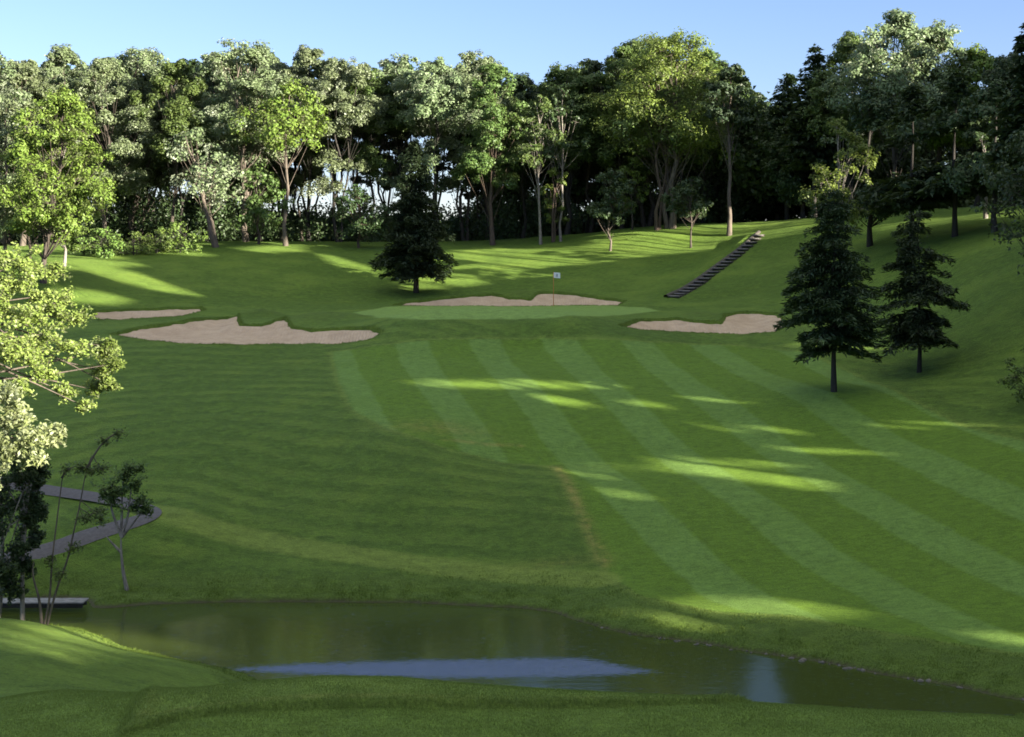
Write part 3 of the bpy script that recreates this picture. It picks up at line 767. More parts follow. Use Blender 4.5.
single('twin_trunk_tree', broadleaf(306, H=hgt(657,131,70), cb=.52, R=3.4, ncl=34, per=180, leaf=.32, r0=.17, fork=2), 'green', 'red', 657, 131, 'tree with twin slim reddish trunks on the left of the mound')
single('broadleaf_tree', broadleaf(307, H=hgt(672,131,36), cb=.40, R=5.6, ncl=72, per=420, leaf=.25, r0=.28, fork=2, lean=(.02, 0)), 'yellow', 'pale', 672, 131, 'tallest wide-crowned tree with a thick forked trunk on the mound top')
single('pine_tree', broadleaf(308, H=hgt(729,126,66), cb=.66, R=3.0, ncl=24, per=230, leaf=.32, r0=.2, flat=.5), 'larch', 'pale', 729, 126, 'pine with a tall bare pale trunk beside the top of the steps')
single('young_tree', broadleaf(309, H=hgt(610,127,165), cb=.38, R=2.2, ncl=26, per=130, leaf=.28, r0=.10), 'dark', 'pale', 610, 124.5, 'young dark tree with a short pale trunk on the left flank of the mound')
single('young_tree', broadleaf(310, H=hgt(691,123,180), cb=.50, R=2.3, ncl=20, per=120, leaf=.28, r0=.09), 'dark', 'brown', 691, 124, 'small umbrella-crowned dark tree left of the steps')
single('broadleaf_tree', broadleaf(311, H=hgt(622,133,160), cb=.35, R=1.9, ncl=14, per=70, leaf=.32, r0=.09), 'yellow', 'brown', 632, 133, 'small bright-leaved tree right behind the young dark tree on the mound', do_carve=True)
# bright rounded maple on the left, with neighbours
single('maple_tree', broadleaf(312, H=hgt(60,104,92), cb=.26, R=4.5, ncl=80, per=560, leaf=.24, r0=.2, rc=(.22, .34), lean=(.12, 0)), 'yellow', 'brown', 43, 104, 'bright yellow-green maple with a full rounded crown and brown trunk at left', rz=.4)
single('slender_tree', broadleaf(313, H=hgt(66,112,130), cb=.30, R=2.6, ncl=24, per=150, leaf=.3, r0=.12), 'yellow', 'birch', 64, 112, 'slim whitish trunk tree right behind the bright maple')
single('broadleaf_tree', broadleaf(314, H=hgt(5,112,100), cb=.25, R=3.4, ncl=44, per=190, leaf=.3, r0=.15), 'silver', 'pale', 6, 110, 'silvery-leaved tree with pale stems left of the bright maple', rz=1)
single('broadleaf_tree', broadleaf(315, H=hgt(28,114,140), cb=.3, R=2.6, ncl=30, per=160, leaf=.3, r0=.12), 'green', 'pale', 29, 113, 'smaller tree with a thin pale stem between maple and silvery tree', rz=2)
# shrubs
shrub_geo = [broadleaf(330+i, H=2.4, cb=.05, R=1.9, ncl=34, per=90, leaf=.20, r0=.05, fork=3, rc=(.2, .34)) for i in range(2)]
sp = []
for i, (px, d, w, h, lab) in enumerate(((84,121,.95,1.0,'low green shrub at the left end of the shrub row'),(108,120,1.1,1.0,'rounded shrub second from the left end of the shrub row'),(134,121,1.0,.85,'dark green shrub in the middle of the shrub row'),(156,123,.9,.8,'lowest shrub of the row, in front of dark trunks'),(180,124,1.15,1.1,'largest brightest shrub at the right end of the shrub row'))):
    if i < 2: t = build_tree('shrub', shrub_geo[i], LM['shrub'], BM['dark'], seed=i); sp.append(t)
    else: t = copy_tree(sp[i % 2]); t.name = 'shrub'
    t.location = at(px, d); t.rotation_euler = (0, 0, i*1.3); t.scale = (w, w, h); tag(t, lab, 'shrub', 'shrubs along the wood edge at left')
# low trees in the shade before the wood (middle)
single('small_tree', broadleaf(340, H=hgt(245,131,165), cb=.2, R=2.8, ncl=30, per=130, leaf=.3, r0=.12), 'green', 'brown', 258, 131, 'low leafy tree right of the pale multi-stemmed foot')
single('small_tree', broadleaf(341, H=hgt(358,129,190), cb=.24, R=2.8, ncl=30, per=130, leaf=.28, r0=.12), 'dark', 'red', 359, 130, 'low flat dark tree just left of the dark fir')

# firs
single('fir_tree', conifer(351, H=hgt(415,112,138), cb=.14, R=3.7, whorls=30, per=10, needles=190, nlen=.50, aspect=.28, r0=.2, droop=.22, rise=.08, power=.85, gap=.1), 'conifer', 'dark', 416, 112, 'dark fir standing alone on the lawn behind the green')
single('spruce_tree', conifer(352, H=hgt(834,63.5,188), cb=.23, R=2.65, whorls=24, per=10, needles=210, nlen=.34, r0=.13, droop=.24, rise=.02, power=.52, gap=.12, aspect=.26), 'conifer', 'dark', 834, 63.5, 'nearer dark spruce with a bare lower trunk at the right of the fairway')
single('spruce_tree', conifer(353, H=hgt(919,68.5,206), cb=.20, R=2.65, whorls=17, per=9, needles=210, nlen=.35, r0=.11, droop=.24, rise=.02, power=.55, gap=.18, aspect=.26), 'conifer', 'dark', 919, 68.5, 'sparser layered spruce standing behind and right of the nearer spruce')

# right-hand grove, each its own mesh so that its gaps let the low sun through
RG = [
 # px, d, top, fn, leaf, bark, label, params
 (787,134,72,'c','larch','dark','dark larch at the left end of the right grove',dict(cb=.25, R=3.6)),
 (815,127,44,'c','larch','dark','dark conifer whose pointed top stands against the sky at the left of the right grove',dict(cb=.3, R=3.4)),
 (852,126,34,'b','green','dark','tall broadleaf tree at the left of the sunlit high crown in the right grove',dict(cb=.4, R=4.0)),
 (893,120,14,'b','silver','brown','tallest tree of the right grove with a sunlit pale crown',dict(cb=.42, R=4.6)),
 (936,124,26,'b','silver','brown','tall sunlit tree right of the tallest one in the right grove',dict(cb=.4, R=3.9)),
 (975,122,50,'b','yellow','dark','sunlit-topped tree at the right of the right grove skyline',dict(cb=.4, R=3.6)),
 (1012,112,58,'b','dark','dark','dark tree of the right grove near the right frame edge',dict(cb=.3, R=3.9)),
 (870,106,92,'b','dark','dark','dark drooping tree in the middle of the right grove',dict(cb=.22, R=3.6)),
 (912,101,84,'c','larch','dark','dark layered larch behind the sparser spruce',dict(cb=.24, R=3.8)),
 (955,99,70,'c','larch','dark','broad dark larch above the far right ridge',dict(cb=.27, R=4.2)),
 (803,131,115,'b','dark','dark','dark tree filling the wood above the top of the steps',dict(cb=.2, R=3.4)),
 (995,96,92,'b','dark','dark','dark bushy-crowned tree above the lit trunk on the ridge',dict(cb=.33, R=3.6)),
 (1034,80,14,'c','conifer','dark','dark conifer cut by the right frame edge with its boughs against the sky',dict(cb=.3, R=2.7)),
 (760,146,120,'c','larch','dark','dark conifer deep in the wood in the sky notch',dict(cb=.12, R=3.6)),
 (778,140,105,'c','larch','dark','dark conifer behind the end of the lit crest',dict(cb=.1, R=3.8)),
]
for i, (px, d, top, fn, lf, bk, lab, kw) in enumerate(RG):
    H = hgt(px, d, top)
    if fn == 'b': geo = broadleaf(400+i, H=H, ncl=60, per=420, leaf=.29, r0=.2, **kw)
    else: geo = conifer(400+i, H=H, whorls=34, per=9, needles=60, nlen=.75, r0=.2, droop=.12, rise=.06, power=.6, gap=.15, aspect=.35, **kw)
    single('larch_tree' if lf == 'larch' else 'conifer_tree' if fn == 'c' else 'broadleaf_tree', geo, lf, bk, px, d, lab, do_carve=True, group='trees of the right grove', seed=i)
single('birch_tree', broadleaf(431, H=hgt(838,100,118), cb=.36, R=2.3, ncl=30, per=110, leaf=.25, r0=.11), 'yellow', 'birch', 839, 100, 'small birch with a white trunk and sunlit leaves inside the dark right grove')
single('broadleaf_tree', broadleaf(432, H=hgt(985,104,130), cb=.5, R=1.8, ncl=14, per=90, leaf=.3, r0=.16), 'dark', 'birch', 986, 104, 'tree with a pale lit trunk foot on the right ridge')
single('broadleaf_tree', broadleaf(433, H=9.5, cb=.22, R=3.2, ncl=50, per=170, leaf=.22, r0=.16), 'dark', 'dark', 1052, 70, 'dark leafy tree leaning into the frame at the right edge', rz=.5)
single('shrub', broadleaf(434, H=2.6, cb=.1, R=1.4, ncl=24, per=80, leaf=.14, r0=.05, fork=3), 'shrub', 'dark', 1046, 58, 'pale green shrub just showing at the right frame edge', 'shrub')

# ------------------------------------------------------------------ foreground trees at left
def fore_tree():
    # trunk outside the frame, long limbs reaching in over the water
    r = np.random.default_rng(501); B = MB()
    base = np.array([-15.6, 29.0, gz(-15.6, 29.0)])
    top = np.array([-14.6, 29.6, 1.6])
    tr = bez(base-[0, 0, .4], (base+top)/2+[.4, 0, 0], top, 9); B.tube(tr, np.linspace(.24, .05, 9), 9)
    # sprays: pixel targets at their own depth
    C1 = [(-30,250,29,.8),(0,255,30,.8),(25,262,30.5,.8),(45,270,31,.55),(10,285,30,.8),(40,296,30.5,.75),(62,312,31,.6),(80,318,31.3,.45),(20,318,29.5,.8),(50,335,30.5,.7),(78,345,31,.6),(100,352,31.3,.42),(122,362,31.6,.30),(92,372,31.2,.45),(86,392,31.2,.35),(96,402,31.2,.28),(30,352,29.5,.7),(5,345,29,.8),(45,372,30.5,.55),(55,395,30.5,.35),(-20,310,29,1.),(-15,360,29,1.),(20,385,29.5,.55),(-40,290,29,1.),(-20,400,29,.8),(66,300,31,.4),(110,345,31.4,.3),(104,385,31.3,.3)]
    cen = []; nrm = []; siz = []; al = []
    for (px, py, d, s) in C1:
        c = np.array(W(px, py, d))+r.normal(size=3)*[0, .5, 0]
        k = r.integers(4, 8)
        L = bez(tr[k], (tr[k]+c)/2+[0, 0, .35], c, 7); L[1:-1] += r.normal(size=(5, 3))*.05
        B.tube(L, np.linspace(.05, .010, 7), 5, cap=False)
        nt = int(7+10*s)
        for j in range(nt):
            dd = unit(r.normal(size=3)*[1, 1, .8]+[.15, 0, -.15]); e = c+dd*s*r.uniform(.35, 1.0)*[1, .9, .75]
            tw = bez(c, (c+e)/2+[0, 0, .06], e, 4); B.tube(tw, [.009, .007, .005, .003], 3, cap=False)
            n = int(74*r.uniform(.7, 1.3)); u = r.uniform(.2, 1.05, n)*3; q = np.clip(u.astype(int), 0, 2); f = (u-q)[:, None]
            p = tw[q]*(1-f)+tw[q+1]*f
            od = unit(r.normal(size=(n, 3))*[1, 1, .6]); p = p+od*r.uniform(.03, .13, (n, 1))
            cen.append(p); nrm.append(np.array([.15, -.25, .8])+r.normal(size=(n, 3))*.5); al.append(od+[0, 0, -.35]); siz.append(r.uniform(.05, .10, n))
    t = build_tree('overhanging_tree', (B, np.concatenate(cen)-base, np.concatenate(nrm), np.concatenate(siz), None), LM['fore'], BM['pale'], tuple(base), aspect=.62, seed=5)
    # shift trunk mesh to the empty's frame
    tm = [c for c in t.children if c.name.startswith('trunk')][0].data
    n = len(tm.vertices); co = np.empty(n*3, np.float32); tm.vertices.foreach_get('co', co); co = co.reshape(-1, 3)-base.astype(np.float32); tm.vertices.foreach_set('co', co.ravel()); tm.update()
    tag(t, 'near tree at the left edge with bright yellow-green branches overhanging the slope', 'tree')
    # paler feathery tree under it, and dark low foliage
    for (nm, seed, bx, by, tz, targets, lk, bk, lab, leafr, ext) in (
        ('pale_leaved_tree', 502, -14.2, 27.0, -2.2, [(-20,400,27,.55),(5,395,27,.5),(18,420,27,.45),(30,440,27,.4),(48,438,27.3,.3),(10,450,27,.5),(-10,440,27,.6),(35,458,27,.3),(-15,480,27,.6),(56,432,27.5,.22)], 'forepale', 'pale', 'pale feathery-leaved tree low at the left edge under the overhanging tree', (.075, .135), .55),
        ('dark_leaved_tree', 503, -13.9, 39.8, -5.2, [(-10,470,39,.9),(20,480,39.5,.8),(8,505,39.5,1.0),(28,520,39.8,.6),(-5,540,39,1.0),(20,548,39.6,.65),(33,500,40,.5),(3,570,39.4,.75),(24,566,39.8,.4),(15,455,39,.8),(42,470,40.2,.35),(-20,500,39,1.1),(35,540,40,.4),(38,480,40,.45),(40,510,40.2,.4),(12,590,39.6,.6),(-8,575,39,.8),(30,462,39.8,.6)], 'dark', 'birch', 'dark-leaved tree with a whitish crooked stem by the footbridge', (.075, .15), .6)):
        r = np.random.default_rng(seed); B = MB(); base = np.array([bx, by, gz(bx, by)]); top = np.array([bx+.3, by, tz])
        tr = bez(base-[0, 0, .4], (base+top)/2+[-.25, 0, 0], top, 9); B.tube(tr, np.linspace(.075, .03, 9), 7)
        if nm == 'dark_leaved_tree':
            for (a, b) in (((-.9, .3), (-1.2, .2)), ((-1.7, -.2), (-1.9, .3))):
                b0 = base+[a[0], a[1], -.3]; b0[2] = gz(b0[0], b0[1])-.3
                B.tube(bez(b0, b0+[.35, 0, 1.6], b0+[.1, 0, 4.6], 8), np.linspace(.09, .03, 8), 6)
        cen = []; nrm = []; siz = []
        for (px, py, d, s) in targets:
            c = np.array(W(px, py, d)); k = r.integers(4, 8)
            B.tube(bez(tr[k], (tr[k]+c)/2+[0, 0, .2], c, 6), np.linspace(.03, .008, 6), 4, cap=False)
            for j in range(int(8+10*s)):
                dd = unit(r.normal(size=3)+[0, 0, -.1]); e = c+dd*s*r.uniform(.3, 1.0); tw = bez(c, (c+e)/2+[0, 0, .05], e, 4); B.tube(tw, [.008, .006, .005, .003], 3, cap=False)
                n = int(62*r.uniform(.7, 1.3)); u = r.uniform(.2, 1.05, n)*3; q = np.clip(u.astype(int), 0, 2); f = (u-q)[:, None]
                od = unit(r.normal(size=(n, 3))); p = tw[q]*(1-f)+tw[q+1]*f+od*r.uniform(.03, .15, (n, 1))
                cen.append(p); nrm.append(np.array([.1, -.2, .8])+r.normal(size=(n, 3))*.5); siz.append(r.uniform(*leafr, n))
        for v in range(len(B.v)): B.v[v] = B.v[v]-base
        t = build_tree(nm, (B, np.concatenate(cen)-base, np.concatenate(nrm), np.concatenate(siz), None), LM[lk], BM[bk], tuple(base), aspect=.5, seed=seed)
        tag(t, lab, 'tree')
fore_tree()

def sapling(name, stems, sprays, leafk, barkk, label, leafsz=(.08, .15), dens=16, seed=1, r0=.06):
    """stems/sprays given as lists of (px, py, d)"""
    r = np.random.default_rng(seed); B = MB()
    b = W(*stems[0][0]); base = np.array([b[0], b[1], gz(b[0], b[1])])
    allp = []
    for st in stems:
        P = np.array([W(*p) for p in st])
        if st is stems[0] or abs(P[0][2]-gz(P[0][0], P[0][1])) < .5: P[0, 2] = gz(P[0, 0], P[0, 1])-.15
        Q = P
        for _ in range(2):
            Q2 = [Q[0]]
            for u, v in zip(Q[:-1], Q[1:]): Q2 += [u*.75+v*.25, u*.25+v*.75]
            Q = np.array(Q2+[Q[-1]])
        k = st is stems[0]
        B.tube(Q-base, np.linspace(r0 if k else r0*.7, .008, len(Q)), 7); allp.append(Q)
    A = np.concatenate(allp)
    cen = []; nrm = []; siz = []
    for (px, py, d, s) in sprays:
        c = np.array(W(px, py, d)); k = np.argmin(np.linalg.norm(A-c-[0, 0, .2], axis=1))
        B.tube(bez(A[k], (A[k]+c)/2+[0, 0, -.05], c, 5)-base, np.linspace(.014, .006, 5), 4, cap=False)
        for j in range(int(9+14*s)):
            e = c+unit(r.normal(size=3)*[1, 1, .6])*s*r.uniform(.3, 1.45); tw = bez(c, (c+e)/2+[0, 0, .04], e, 4); B.tube(tw-base, [.006, .005, .004, .003], 3, cap=False)
            n = max(2, int(dens*r.uniform(.6, 1.4))); u = r.uniform(.1, 1.05, n)*3; q = np.clip(u.astype(int), 0, 2); f = (u-q)[:, None]
            cen.append(tw[q]*(1-f)+tw[q+1]*f+unit(r.normal(size=(n, 3)))*r.uniform(.02, .20, (n, 1))); nrm.append(np.array([0, -.1, .9])+r.normal(size=(n, 3))*.5); siz.append(r.uniform(*leafsz, n))
    t = build_tree(name, (B, np.concatenate(cen)-base, np.concatenate(nrm), np.concatenate(siz), None), LM[leafk], BM[barkk], tuple(base), aspect=.5, seed=seed)
    tag(t, label, 'tree'); return t
d = 46.
sapling('small_tree', [[(128,594,d),(123,572,d),(121,550,d),(121,535,d)], [(121,535,d),(114,518,d),(110,503,d),(112,490,d)], [(121,537,d),(128,518,d),(130,500,d),(132,480,d)], [(121,535,d),(122,515,d),(122,495,d),(124,478,d)], [(122,537,d),(134,522,d),(142,512,d)], [(121,552,d),(112,543,d),(106,536,d)]],
        [(110,490,d,.42),(124,478,d,.36),(135,486,d,.38),(103,494,d,.28),(120,493,d,.42),(140,500,d,.26),(134,508,d,.40),(146,510,d,.22),(113,500,d,.25),(128,470,d,.25),(139,470,d+.2,.14)], 'green', 'birch', 'small tree with a forked whitish trunk on the far bank of the pond', (.09, .17), 16, 511, .085)
d = 39.4
sapling('twin_stem_tree', [[(42,623,d),(40,600,d),(32,575,d),(34,560,d)], [(43,623,d),(50,600,d),(52,560,d),(57,520,d),(62,480,d),(64,470,d)], [(46,620,d),(56,590,d),(68,560,d),(74,530,d),(80,505,d),(86,470,d),(92,455,d)], [(62,478,d),(66,470,d),(76,466,d)], [(86,470,d),(98,448,d),(110,436,d),(124,430,d)]],
        [(90,470,d,.34),(100,468,d,.28),(82,468,d,.22),(96,512,d,.30),(84,518,d,.22),(102,520,d,.16),(60,575,d,.2),(74,548,d,.18),(50,560,d,.2),(118,434,d,.18),(104,442,d,.16),(66,470,d,.14)], 'green', 'pale', 'thin two-stemmed sparse tree on the near left bank', (.07, .14), 9, 512, .055)

# ------------------------------------------------------------------ eastern wood outside the frame (casts the long shade)
def east_wood():
    r = np.random.default_rng(600)
    g = [broadleaf(610+i, H=20, cb=.08, R=4.6, ncl=54, per=110, leaf=.8, r0=.22) for i in range(3)]
    V = []; Nn = []; Sz = []; B = MB()
    spots = []
    for y in np.arange(-42, 126, 5.2):
        for x0 in (52, 60, 69, 78):
            spots.append((x0+r.uniform(-2, 2)+max(0, (y-60)*.06), y+r.uniform(-2, 2)))
    for (x, y) in spots:
        if x/max(y, 1) < .44 and y > 5: x = .44*y+r.uniform(0, 4)
        b, cen, nrm, siz, _ = g[r.integers(0, 3)]
        a = r.random()*6.28; c, s = math.cos(a), math.sin(a); R = np.array([[c, s, 0], [-s, c, 0], [0, 0, 1]])
        z = gz(x, y); h = (24.5+(2.6 if 20 < y < 78 else 0)-z+r.uniform(-2.0, 1.0))/20
        sc_ = np.array([1, 1, h]); loc = np.array([x, y, z])
        V.append(cen@R*sc_+loc); Nn.append(nrm@R); Sz.append(siz)
        vv = b.v[0]@R*sc_+loc
        B.add(vv, b.q[0], b.t[0])
        # low shrubs closing the space under the crowns
        n = 700
        V.append(np.stack([x+r.normal(size=n)*2.6, y+r.normal(size=n)*2.6, z+r.uniform(0, 4.5, n)], 1)); Nn.append(r.normal(size=(n, 3))); Sz.append(r.uniform(.5, .95, n))
    V = np.concatenate(V); Nn = np.concatenate(Nn); Sz = np.concatenate(Sz)
    k = carve(V, .44); V, Nn, Sz = V[k], Nn[k], Sz[k]
    v, q = leaf_cards(V, Nn, Sz, r, aspect=.75)
    B.v.append(v); B.q.append(q+B.n); B.n += len(v)
    me = B.mesh('wood', False)
    set_attr(me, 'rnd', r.random(len(me.vertices)))
    link('wood', me, LM['green'], kind='stuff')
east_wood()

# undergrowth inside the wood: one dark mass of ferns and saplings
def undergrowth():
    r = np.random.default_rng(620); n0 = 520
    P = []; Nn = []; Sz = []
    for i in range(n0):
        d = r.uniform(140, 168); px = r.uniform(-80, 1030)
        if px > 690: d = r.uniform(139, 155)
        x = (px-CX)/F*d; z = float(ground([x], [d])[0]); R = r.uniform(.7, 1.7); h = r.uniform(1.4, 5.2)*(1.5 if px > 480 or px < 260 else .8)
        n = int(80*R*h*.6)
        v = r.normal(size=(n, 3))*[R*.5, R*.5, h*.28]+[x, d, z+h*.45]
        P.append(v); Nn.append(r.normal(size=(n, 3))+[0, -.3, .6]); Sz.append(r.uniform(.22, .42, n))
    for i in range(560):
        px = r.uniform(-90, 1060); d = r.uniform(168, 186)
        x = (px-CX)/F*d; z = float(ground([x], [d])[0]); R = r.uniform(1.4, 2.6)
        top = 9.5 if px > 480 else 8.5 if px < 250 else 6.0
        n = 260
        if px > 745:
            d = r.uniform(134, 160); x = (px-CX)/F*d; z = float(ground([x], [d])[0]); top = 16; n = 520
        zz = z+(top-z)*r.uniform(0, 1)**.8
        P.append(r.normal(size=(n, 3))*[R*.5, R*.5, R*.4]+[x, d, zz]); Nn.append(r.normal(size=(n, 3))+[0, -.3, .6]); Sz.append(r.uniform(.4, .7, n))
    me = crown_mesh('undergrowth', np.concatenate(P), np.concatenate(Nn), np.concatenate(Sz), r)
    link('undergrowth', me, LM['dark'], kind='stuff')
undergrowth()

# ------------------------------------------------------------------ grass blades: long grass on the banks and lips, short turf close by
def blades(name, P, h, w, r, col):
    n = len(P); a = r.random(n)*6.28
    d = np.stack([np.cos(a), np.sin(a), np.zeros(n)], 1); lean = r.normal(size=(n, 3))*[.35, .35, 0]
    hh = h[:, None]; ww = w[:, None]
    v = np.stack([P-d*ww, P+d*ww, P+(lean+[0, 0, 1])*hh], 1).reshape(-1, 3)
    me = mesh_np(name, v, None, np.arange(n*3).reshape(-1, 3)); set_attr(me, 'rnd', np.repeat(r.random(n), 3))
    return link(name, me, col, kind='stuff')
def gridz(x, y):
    i = np.clip(np.searchsorted(gx, x)-1, 0, NX-2); j = np.clip(np.searchsorted(gy, y)-1, 0, NY-2)
    fu = (x-gx[i])/(gx[i+1]-gx[i]); fv = (y-gy[j])/(gy[j+1]-gy[j]); ZZ = Z.reshape(NY, NX)
    return (ZZ[j, i]*(1-fu)+ZZ[j, i+1]*fu)*(1-fv)+(ZZ[j+1, i]*(1-fu)+ZZ[j+1, i+1]*fu)*fv
r = np.random.default_rng(640)
gl = leaf_mat('grass_blades', (.100, .150, .022), (.150, .205, .036), None, .25, .6, .2)
gl2 = leaf_mat('turf_blades', (.14, .20, .035), (.20, .26, .065), None, .25, .6, .2)
n = 420000
x = r.uniform(-18, 16, n); y = r.uniform(33, 51, n); z = gridz(x, y)
k = (z > WATER+.03) & (z < WATER+.62) & (r.random(n) < np.clip(1.1-(z-WATER)/.62, .1, 1)) & (polysd(np.stack([x, y], 1), FAIRWAY, 3) < .05)
P = np.stack([x, y, z-.01], 1)[k]
clump = vnoise(P[:, 0], P[:, 1], .35, 31)
blades('long_grass', P, (.03+.085*clump**2)*r.uniform(.6, 1.2, len(P)), np.full(len(P), .009), r, gl)
n = 330000
y = r.uniform(18.5, 27, n); x = r.uniform(-.42, .42, n)*y; z = gridz(x, y)
tl = np.abs(polysd(np.stack([x, y], 1), np.concatenate([TEE_LINE, [[9, 30], [-7, 30]]]), 3))
blades('short_grass', np.stack([x, y, z-.004], 1), (.020+.02*vnoise(x, y, .5, 33)+.05*np.exp(-(tl/.08)**2))*r.uniform(.6, 1.2, n), np.full(n, .006), r, gl2)
# turf fringes round the bunkers
Pb = []
for b in BUNKERS:
    for i in range(len(b)):
        a, c = b[i], b[(i+1) % len(b)]; m_ = int(np.linalg.norm(c-a)*90)+1
        t = r.random((m_, 1)); q = a+(c-a)*t+r.normal(size=(m_, 2))*.10; Pb.append(q)
Pb = np.concatenate(Pb); zb = np.interp(np.zeros(len(Pb)), [0], [0])+gridz(Pb[:, 0], Pb[:, 1])
kk = zb > tps(Pb[:, 0], Pb[:, 1])-.12
blades('fringe_grass', np.stack([Pb[:, 0], Pb[:, 1], zb], 1)[kk], r.uniform(.03, .10, kk.sum()), np.full(kk.sum(), .014), r, gl)

# ------------------------------------------------------------------ shore stones
def stones():
    r = np.random.default_rng(650); B = MB()
    ico = [(0, 0, 1), (.9, 0, .3), (.28, .85, .3), (-.72, .52, .3), (-.72, -.52, .3), (.28, -.85, .3), (.72, .52, -.4), (-.28, .85, -.4), (-.9, 0, -.4), (-.28, -.85, -.4), (.72, -.52, -.4)]
    T = [(0, i, i % 5+1) for i in range(1, 6)]+[(i, 5+(i+3) % 5+1, i % 5+1) for i in range(1, 6)]
    T = [(0, 1, 2), (0, 2, 3), (0, 3, 4), (0, 4, 5), (0, 5, 1), (1, 6, 2), (2, 7, 3), (3, 8, 4), (4, 9, 5), (5, 10, 1), (2, 6, 7), (3, 7, 8), (4, 8, 9), (5, 9, 10), (1, 10, 6)]
    line = [(600,627),(650,637),(715,646.5),(780,656.5),(840,667),(900,677),(960,687),(1024,699)]
    for i in range(70):
        u = r.random()*(len(line)-1); k = int(u); f = u-k
        px = line[k][0]*(1-f)+line[k+1][0]*f; py = line[k][1]*(1-f)+line[k+1][1]*f+r.normal()*.9
        d = -WATER*F/(py-HY); s = r.uniform(.015, .05)*(1.7 if 800 < px < 950 else 1)
        v = np.array(ico)*[s*r.uniform(.8, 1.8), s*r.uniform(.8, 1.4), s*r.uniform(.5, .9)]*(1+r.normal(size=(11, 1))*.12)
        B.add(v+[(px-CX)/F*d, d, WATER+.01], (), T)
    link('shore_gravel', B.mesh('shore_gravel', False), plain_mat('stone', (.17, .155, .13), (.09, .08, .07), .9, 7), kind='stuff')
stones()

# ------------------------------------------------------------------ flag
fx, fy = hit(553.5, 306.6)
root = empty('golf_flag', (fx, fy, gz(fx, fy)))
tag(root, 'white pennant on an orange flagstick standing in the green', 'flag')
B = MB(); hp = (306.6-272)/F*fy
B.tube([(0, 0, -.1), (0, 0, hp*.5), (0, 0, hp)], [.026, .022, .018], 8); link('flagstick', B.mesh('flagstick'), plain_mat('orange_paint', (.55, .20, .04), (.48, .17, .035), .5), root)
nx, nz = 13, 9; V = []; fw, fh = .47, .40
for j in range(nz):
    for i in range(nx):
        u = i/(nx-1); V.append((.02+u*fw, .05*math.sin(u*5.5)*u, hp-.02-fh*j/(nz-1)-.04*u))
V = np.array(V); i = np.arange(nx*nz).reshape(nz, nx); q = np.stack([i[:-1, :-1], i[1:, :-1], i[1:, 1:], i[:-1, 1:]], -1).reshape(-1, 4)
V2 = V+[0, .008, 0]
fl = link('cloth', mesh_np('cloth', np.concatenate([V, V2]), np.concatenate([q, q[:, ::-1]+len(V)]), smooth_=True), plain_mat('flag_cloth', (.80, .80, .80), (.74, .74, .76), .8), root)
B = MB(); a = np.linspace(0, 2*math.pi, 17)
for (cz, rr) in ((.055, .045), (-.055, .055)):
    B.tube(np.stack([.25+rr*np.cos(a), np.full(17, .05*math.sin(.5*5.5)*.5-.012), hp-.24+cz+rr*np.sin(a)], 1), .014, 5, cap=False)
link('number', B.mesh('number'), plain_mat('flag_ink', (.08, .09, .22), None, .7), fl)

# ------------------------------------------------------------------ steps up the bank
a = np.array(hit(674, 298)); b = np.array(hit(762, 235))
root = empty('steps', (a[0], a[1], gz(*a)))
tag(root, 'flight of timber-edged steps climbing the grass bank to the crest', 'steps')
dirv = (b-a)/np.linalg.norm(b-a); yaw = math.atan2(dirv[1], dirv[0])-math.pi/2
NS = 20; o0 = np.array([a[0], a[1], gz(*a)])
mt = plain_mat('step_tread', (.21, .19, .17), (.14, .125, .115), .85, 5); mk = plain_mat('step_timber', (.085, .072, .058), (.055, .047, .04), .9, 5)
side = np.array([-dirv[1], dirv[0]])
zs = [gz(*(a+(b-a)*(k/NS))) for k in range(NS+1)]
for k in range(NS):
    p = a+(b-a)*((k+.5)/NS); B = MB()
    run = np.linalg.norm(b-a)/NS
    zt = max(zs[k], zs[k+1])+.02
    B.box((p[0]-o0[0], p[1]-o0[1], zt-.10-o0[2]), (.85, run*.98, .20), yaw, .02)
    s_ = link('step', B.mesh('step', False), mk, root)
    B = MB(); q = a+(b-a)*((k+.02)/NS)-dirv*.05
    B.box((q[0]-o0[0], q[1]-o0[1], zt-.06-o0[2]), (.88, .12, .11), yaw, .015)
    link('riser', B.mesh('riser', False), mt, s_)
B = MB(); t = np.linspace(-.01, 1.04, 30)
pts = [(*(a+(b-a)*u+side*.55-o0[:2]), gz(*(a+(b-a)*u+side*.55))+.10-o0[2]) for u in t]
B.tube(pts, .2, 6); link('kerb', B.mesh('kerb'), mk, root)

# ------------------------------------------------------------------ plank footbridge
bx0, by0, bz0 = W(-60, 600, 44.0); bx1, _, bz1 = W(86, 600.5, 44.0)
root = empty('footbridge', (bx1, by0, WATER-.3)); tag(root, 'low weathered plank footbridge over the pond inlet at the left', 'footbridge')
wd = plain_mat('grey_timber', (.26, .25, .25), (.16, .155, .15), .85, 6); wk = plain_mat('dark_timber', (.045, .04, .035), (.03, .027, .024), .9, 6)
zt = -(600-HY)/F*44.0
L = bx1-bx0; B = MB()
for k in range(3): B.box((-L/2, -.20+k*.2, zt-(WATER-.3)-.03), (L, .19, .06), 0, .008)
link('deck', B.mesh('deck', False), wd, root)
for yy in (-.2, .2):
    B = MB(); B.box((-L/2, yy, zt-(WATER-.3)-.13), (L*.98, .10, .14), 0, .01); link('beam', B.mesh('beam', False), wk, root)
for xx in (-.25, -L*.36, -L*.72):
    B = MB(); B.box((xx, 0, -.05), (.42 if xx == -.25 else .2, .62, .60), 0, .02); link('abutment' if xx == -.25 else 'pier', B.mesh('pier', False), wk, root)
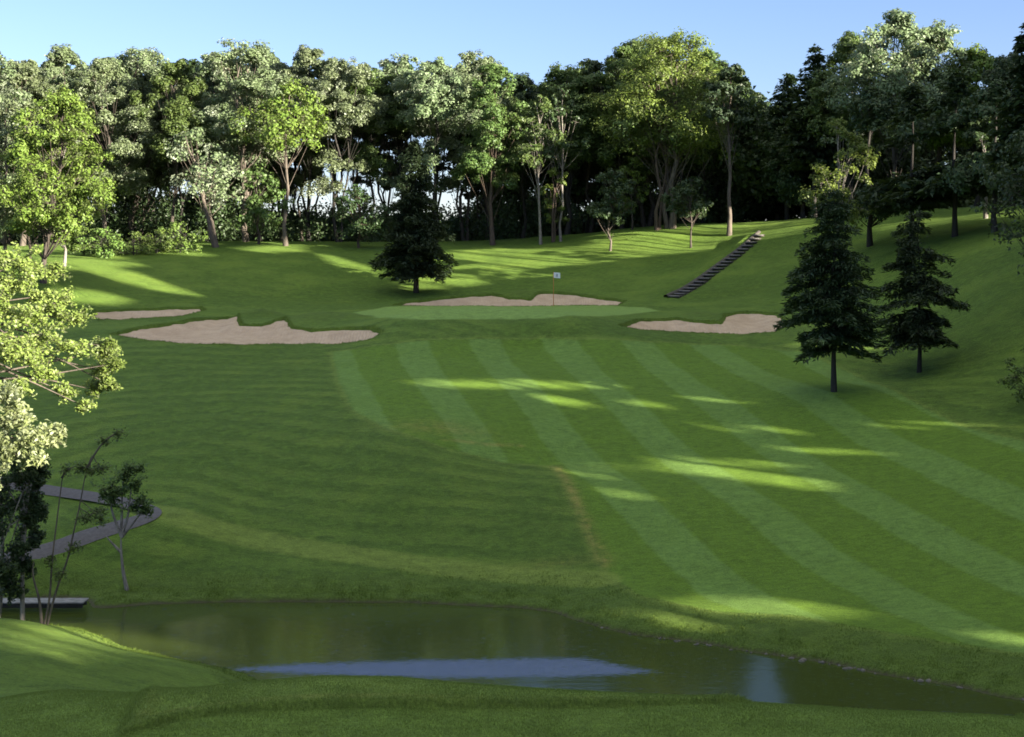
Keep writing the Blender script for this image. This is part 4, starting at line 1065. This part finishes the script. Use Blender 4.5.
# white plate on the trunk of the rear spruce
x, y, _ = at(919, 68.5); B = MB(); B.box((0, 0, 0), (.12, .02, .20), 0, .006)
o = link('marker_plate', B.mesh('marker_plate', False), plain_mat('white_paint', (.8, .8, .8), (.7, .7, .7), .6), None, None, (x-.02, y-.13, (HY-281)/F*68.5))
tag(o, 'tiny white marker plate on the trunk of the sparser spruce', 'marker plate')

# ------------------------------------------------------------------ camera, sky, sun
cam = bpy.data.cameras.new('camera'); co = bpy.data.objects.new('camera', cam); COL.objects.link(co); sc.camera = co
co.location = (0, 0, 0); co.rotation_euler = (math.radians(90), 0, 0)
cam.sensor_width = 36; cam.lens = F/1024*36; cam.shift_y = (HY-368.5)/1024; cam.clip_start = .5; cam.clip_end = 12000
w = bpy.data.worlds.new('World'); sc.world = w; w.use_nodes = True; nt = w.node_tree; nt.nodes.clear()
sky = nt.nodes.new('ShaderNodeTexSky'); sky.sky_type = 'NISHITA'; sky.sun_disc = False
sky.sun_elevation = SUN_EL; sky.sun_rotation = math.atan2(S[0], S[1]); sky.air_density = 1.0; sky.dust_density = .5; sky.ozone_density = 3.5; sky.altitude = 100
bg = nt.nodes.new('ShaderNodeBackground'); bg.inputs[1].default_value = .058
ow = nt.nodes.new('ShaderNodeOutputWorld'); 
tcs = nt.nodes.new('ShaderNodeTexCoord'); sx = nt.nodes.new('ShaderNodeSeparateXYZ'); nt.links.new(tcs.outputs['Generated'], sx.inputs[0])
mr = nt.nodes.new('ShaderNodeMapRange'); mr.interpolation_type = 'SMOOTHSTEP'; mr.inputs[1].default_value = .55; mr.inputs[2].default_value = .85; nt.links.new(sx.outputs[2], mr.inputs[0])
tint = nt.nodes.new('ShaderNodeMix'); tint.data_type = 'RGBA'; tint.blend_type = 'MULTIPLY'; tint.inputs[0].default_value = 1; tint.inputs[7].default_value = (1.04, .88, 1.0, 1); nt.links.new(sky.outputs[0], tint.inputs[6])
sky_fill = nt.nodes.new('ShaderNodeMix'); sky_fill.data_type = 'RGBA'; sky_fill.inputs[7].default_value = (4.2, 4.45, 4.0, 1); nt.links.new(mr.outputs[0], sky_fill.inputs[0]); nt.links.new(tint.outputs[2], sky_fill.inputs[6])  # overhead brightness added above the view to lift the ambient light
nt.links.new(sky_fill.outputs[2], bg.inputs[0]); nt.links.new(bg.outputs[0], ow.inputs[0])
sl = bpy.data.lights.new('sun', 'SUN'); sl.energy = 5.0; sl.angle = math.radians(.5); sl.color = (1, .93, .78)
so = bpy.data.objects.new('sun', sl); COL.objects.link(so)
from mathutils import Vector
so.rotation_euler = Vector((-S[0], -S[1], -S[2])).to_track_quat('-Z', 'Y').to_euler()
so.location = (60, -40, 60)
vs = sc.view_settings; vs.view_transform = 'Standard'; vs.look = 'None'; vs.gamma = 1; vs.use_curve_mapping = False; vs.exposure = 2.25
sc.render.engine = 'CYCLES'; sc.cycles.filter_width = 1.7; sc.cycles.max_bounces = 6; sc.cycles.diffuse_bounces = 3; sc.cycles.transmission_bounces = 3; sc.cycles.transparent_max_bounces = 4; sc.cycles.glossy_bounces = 3
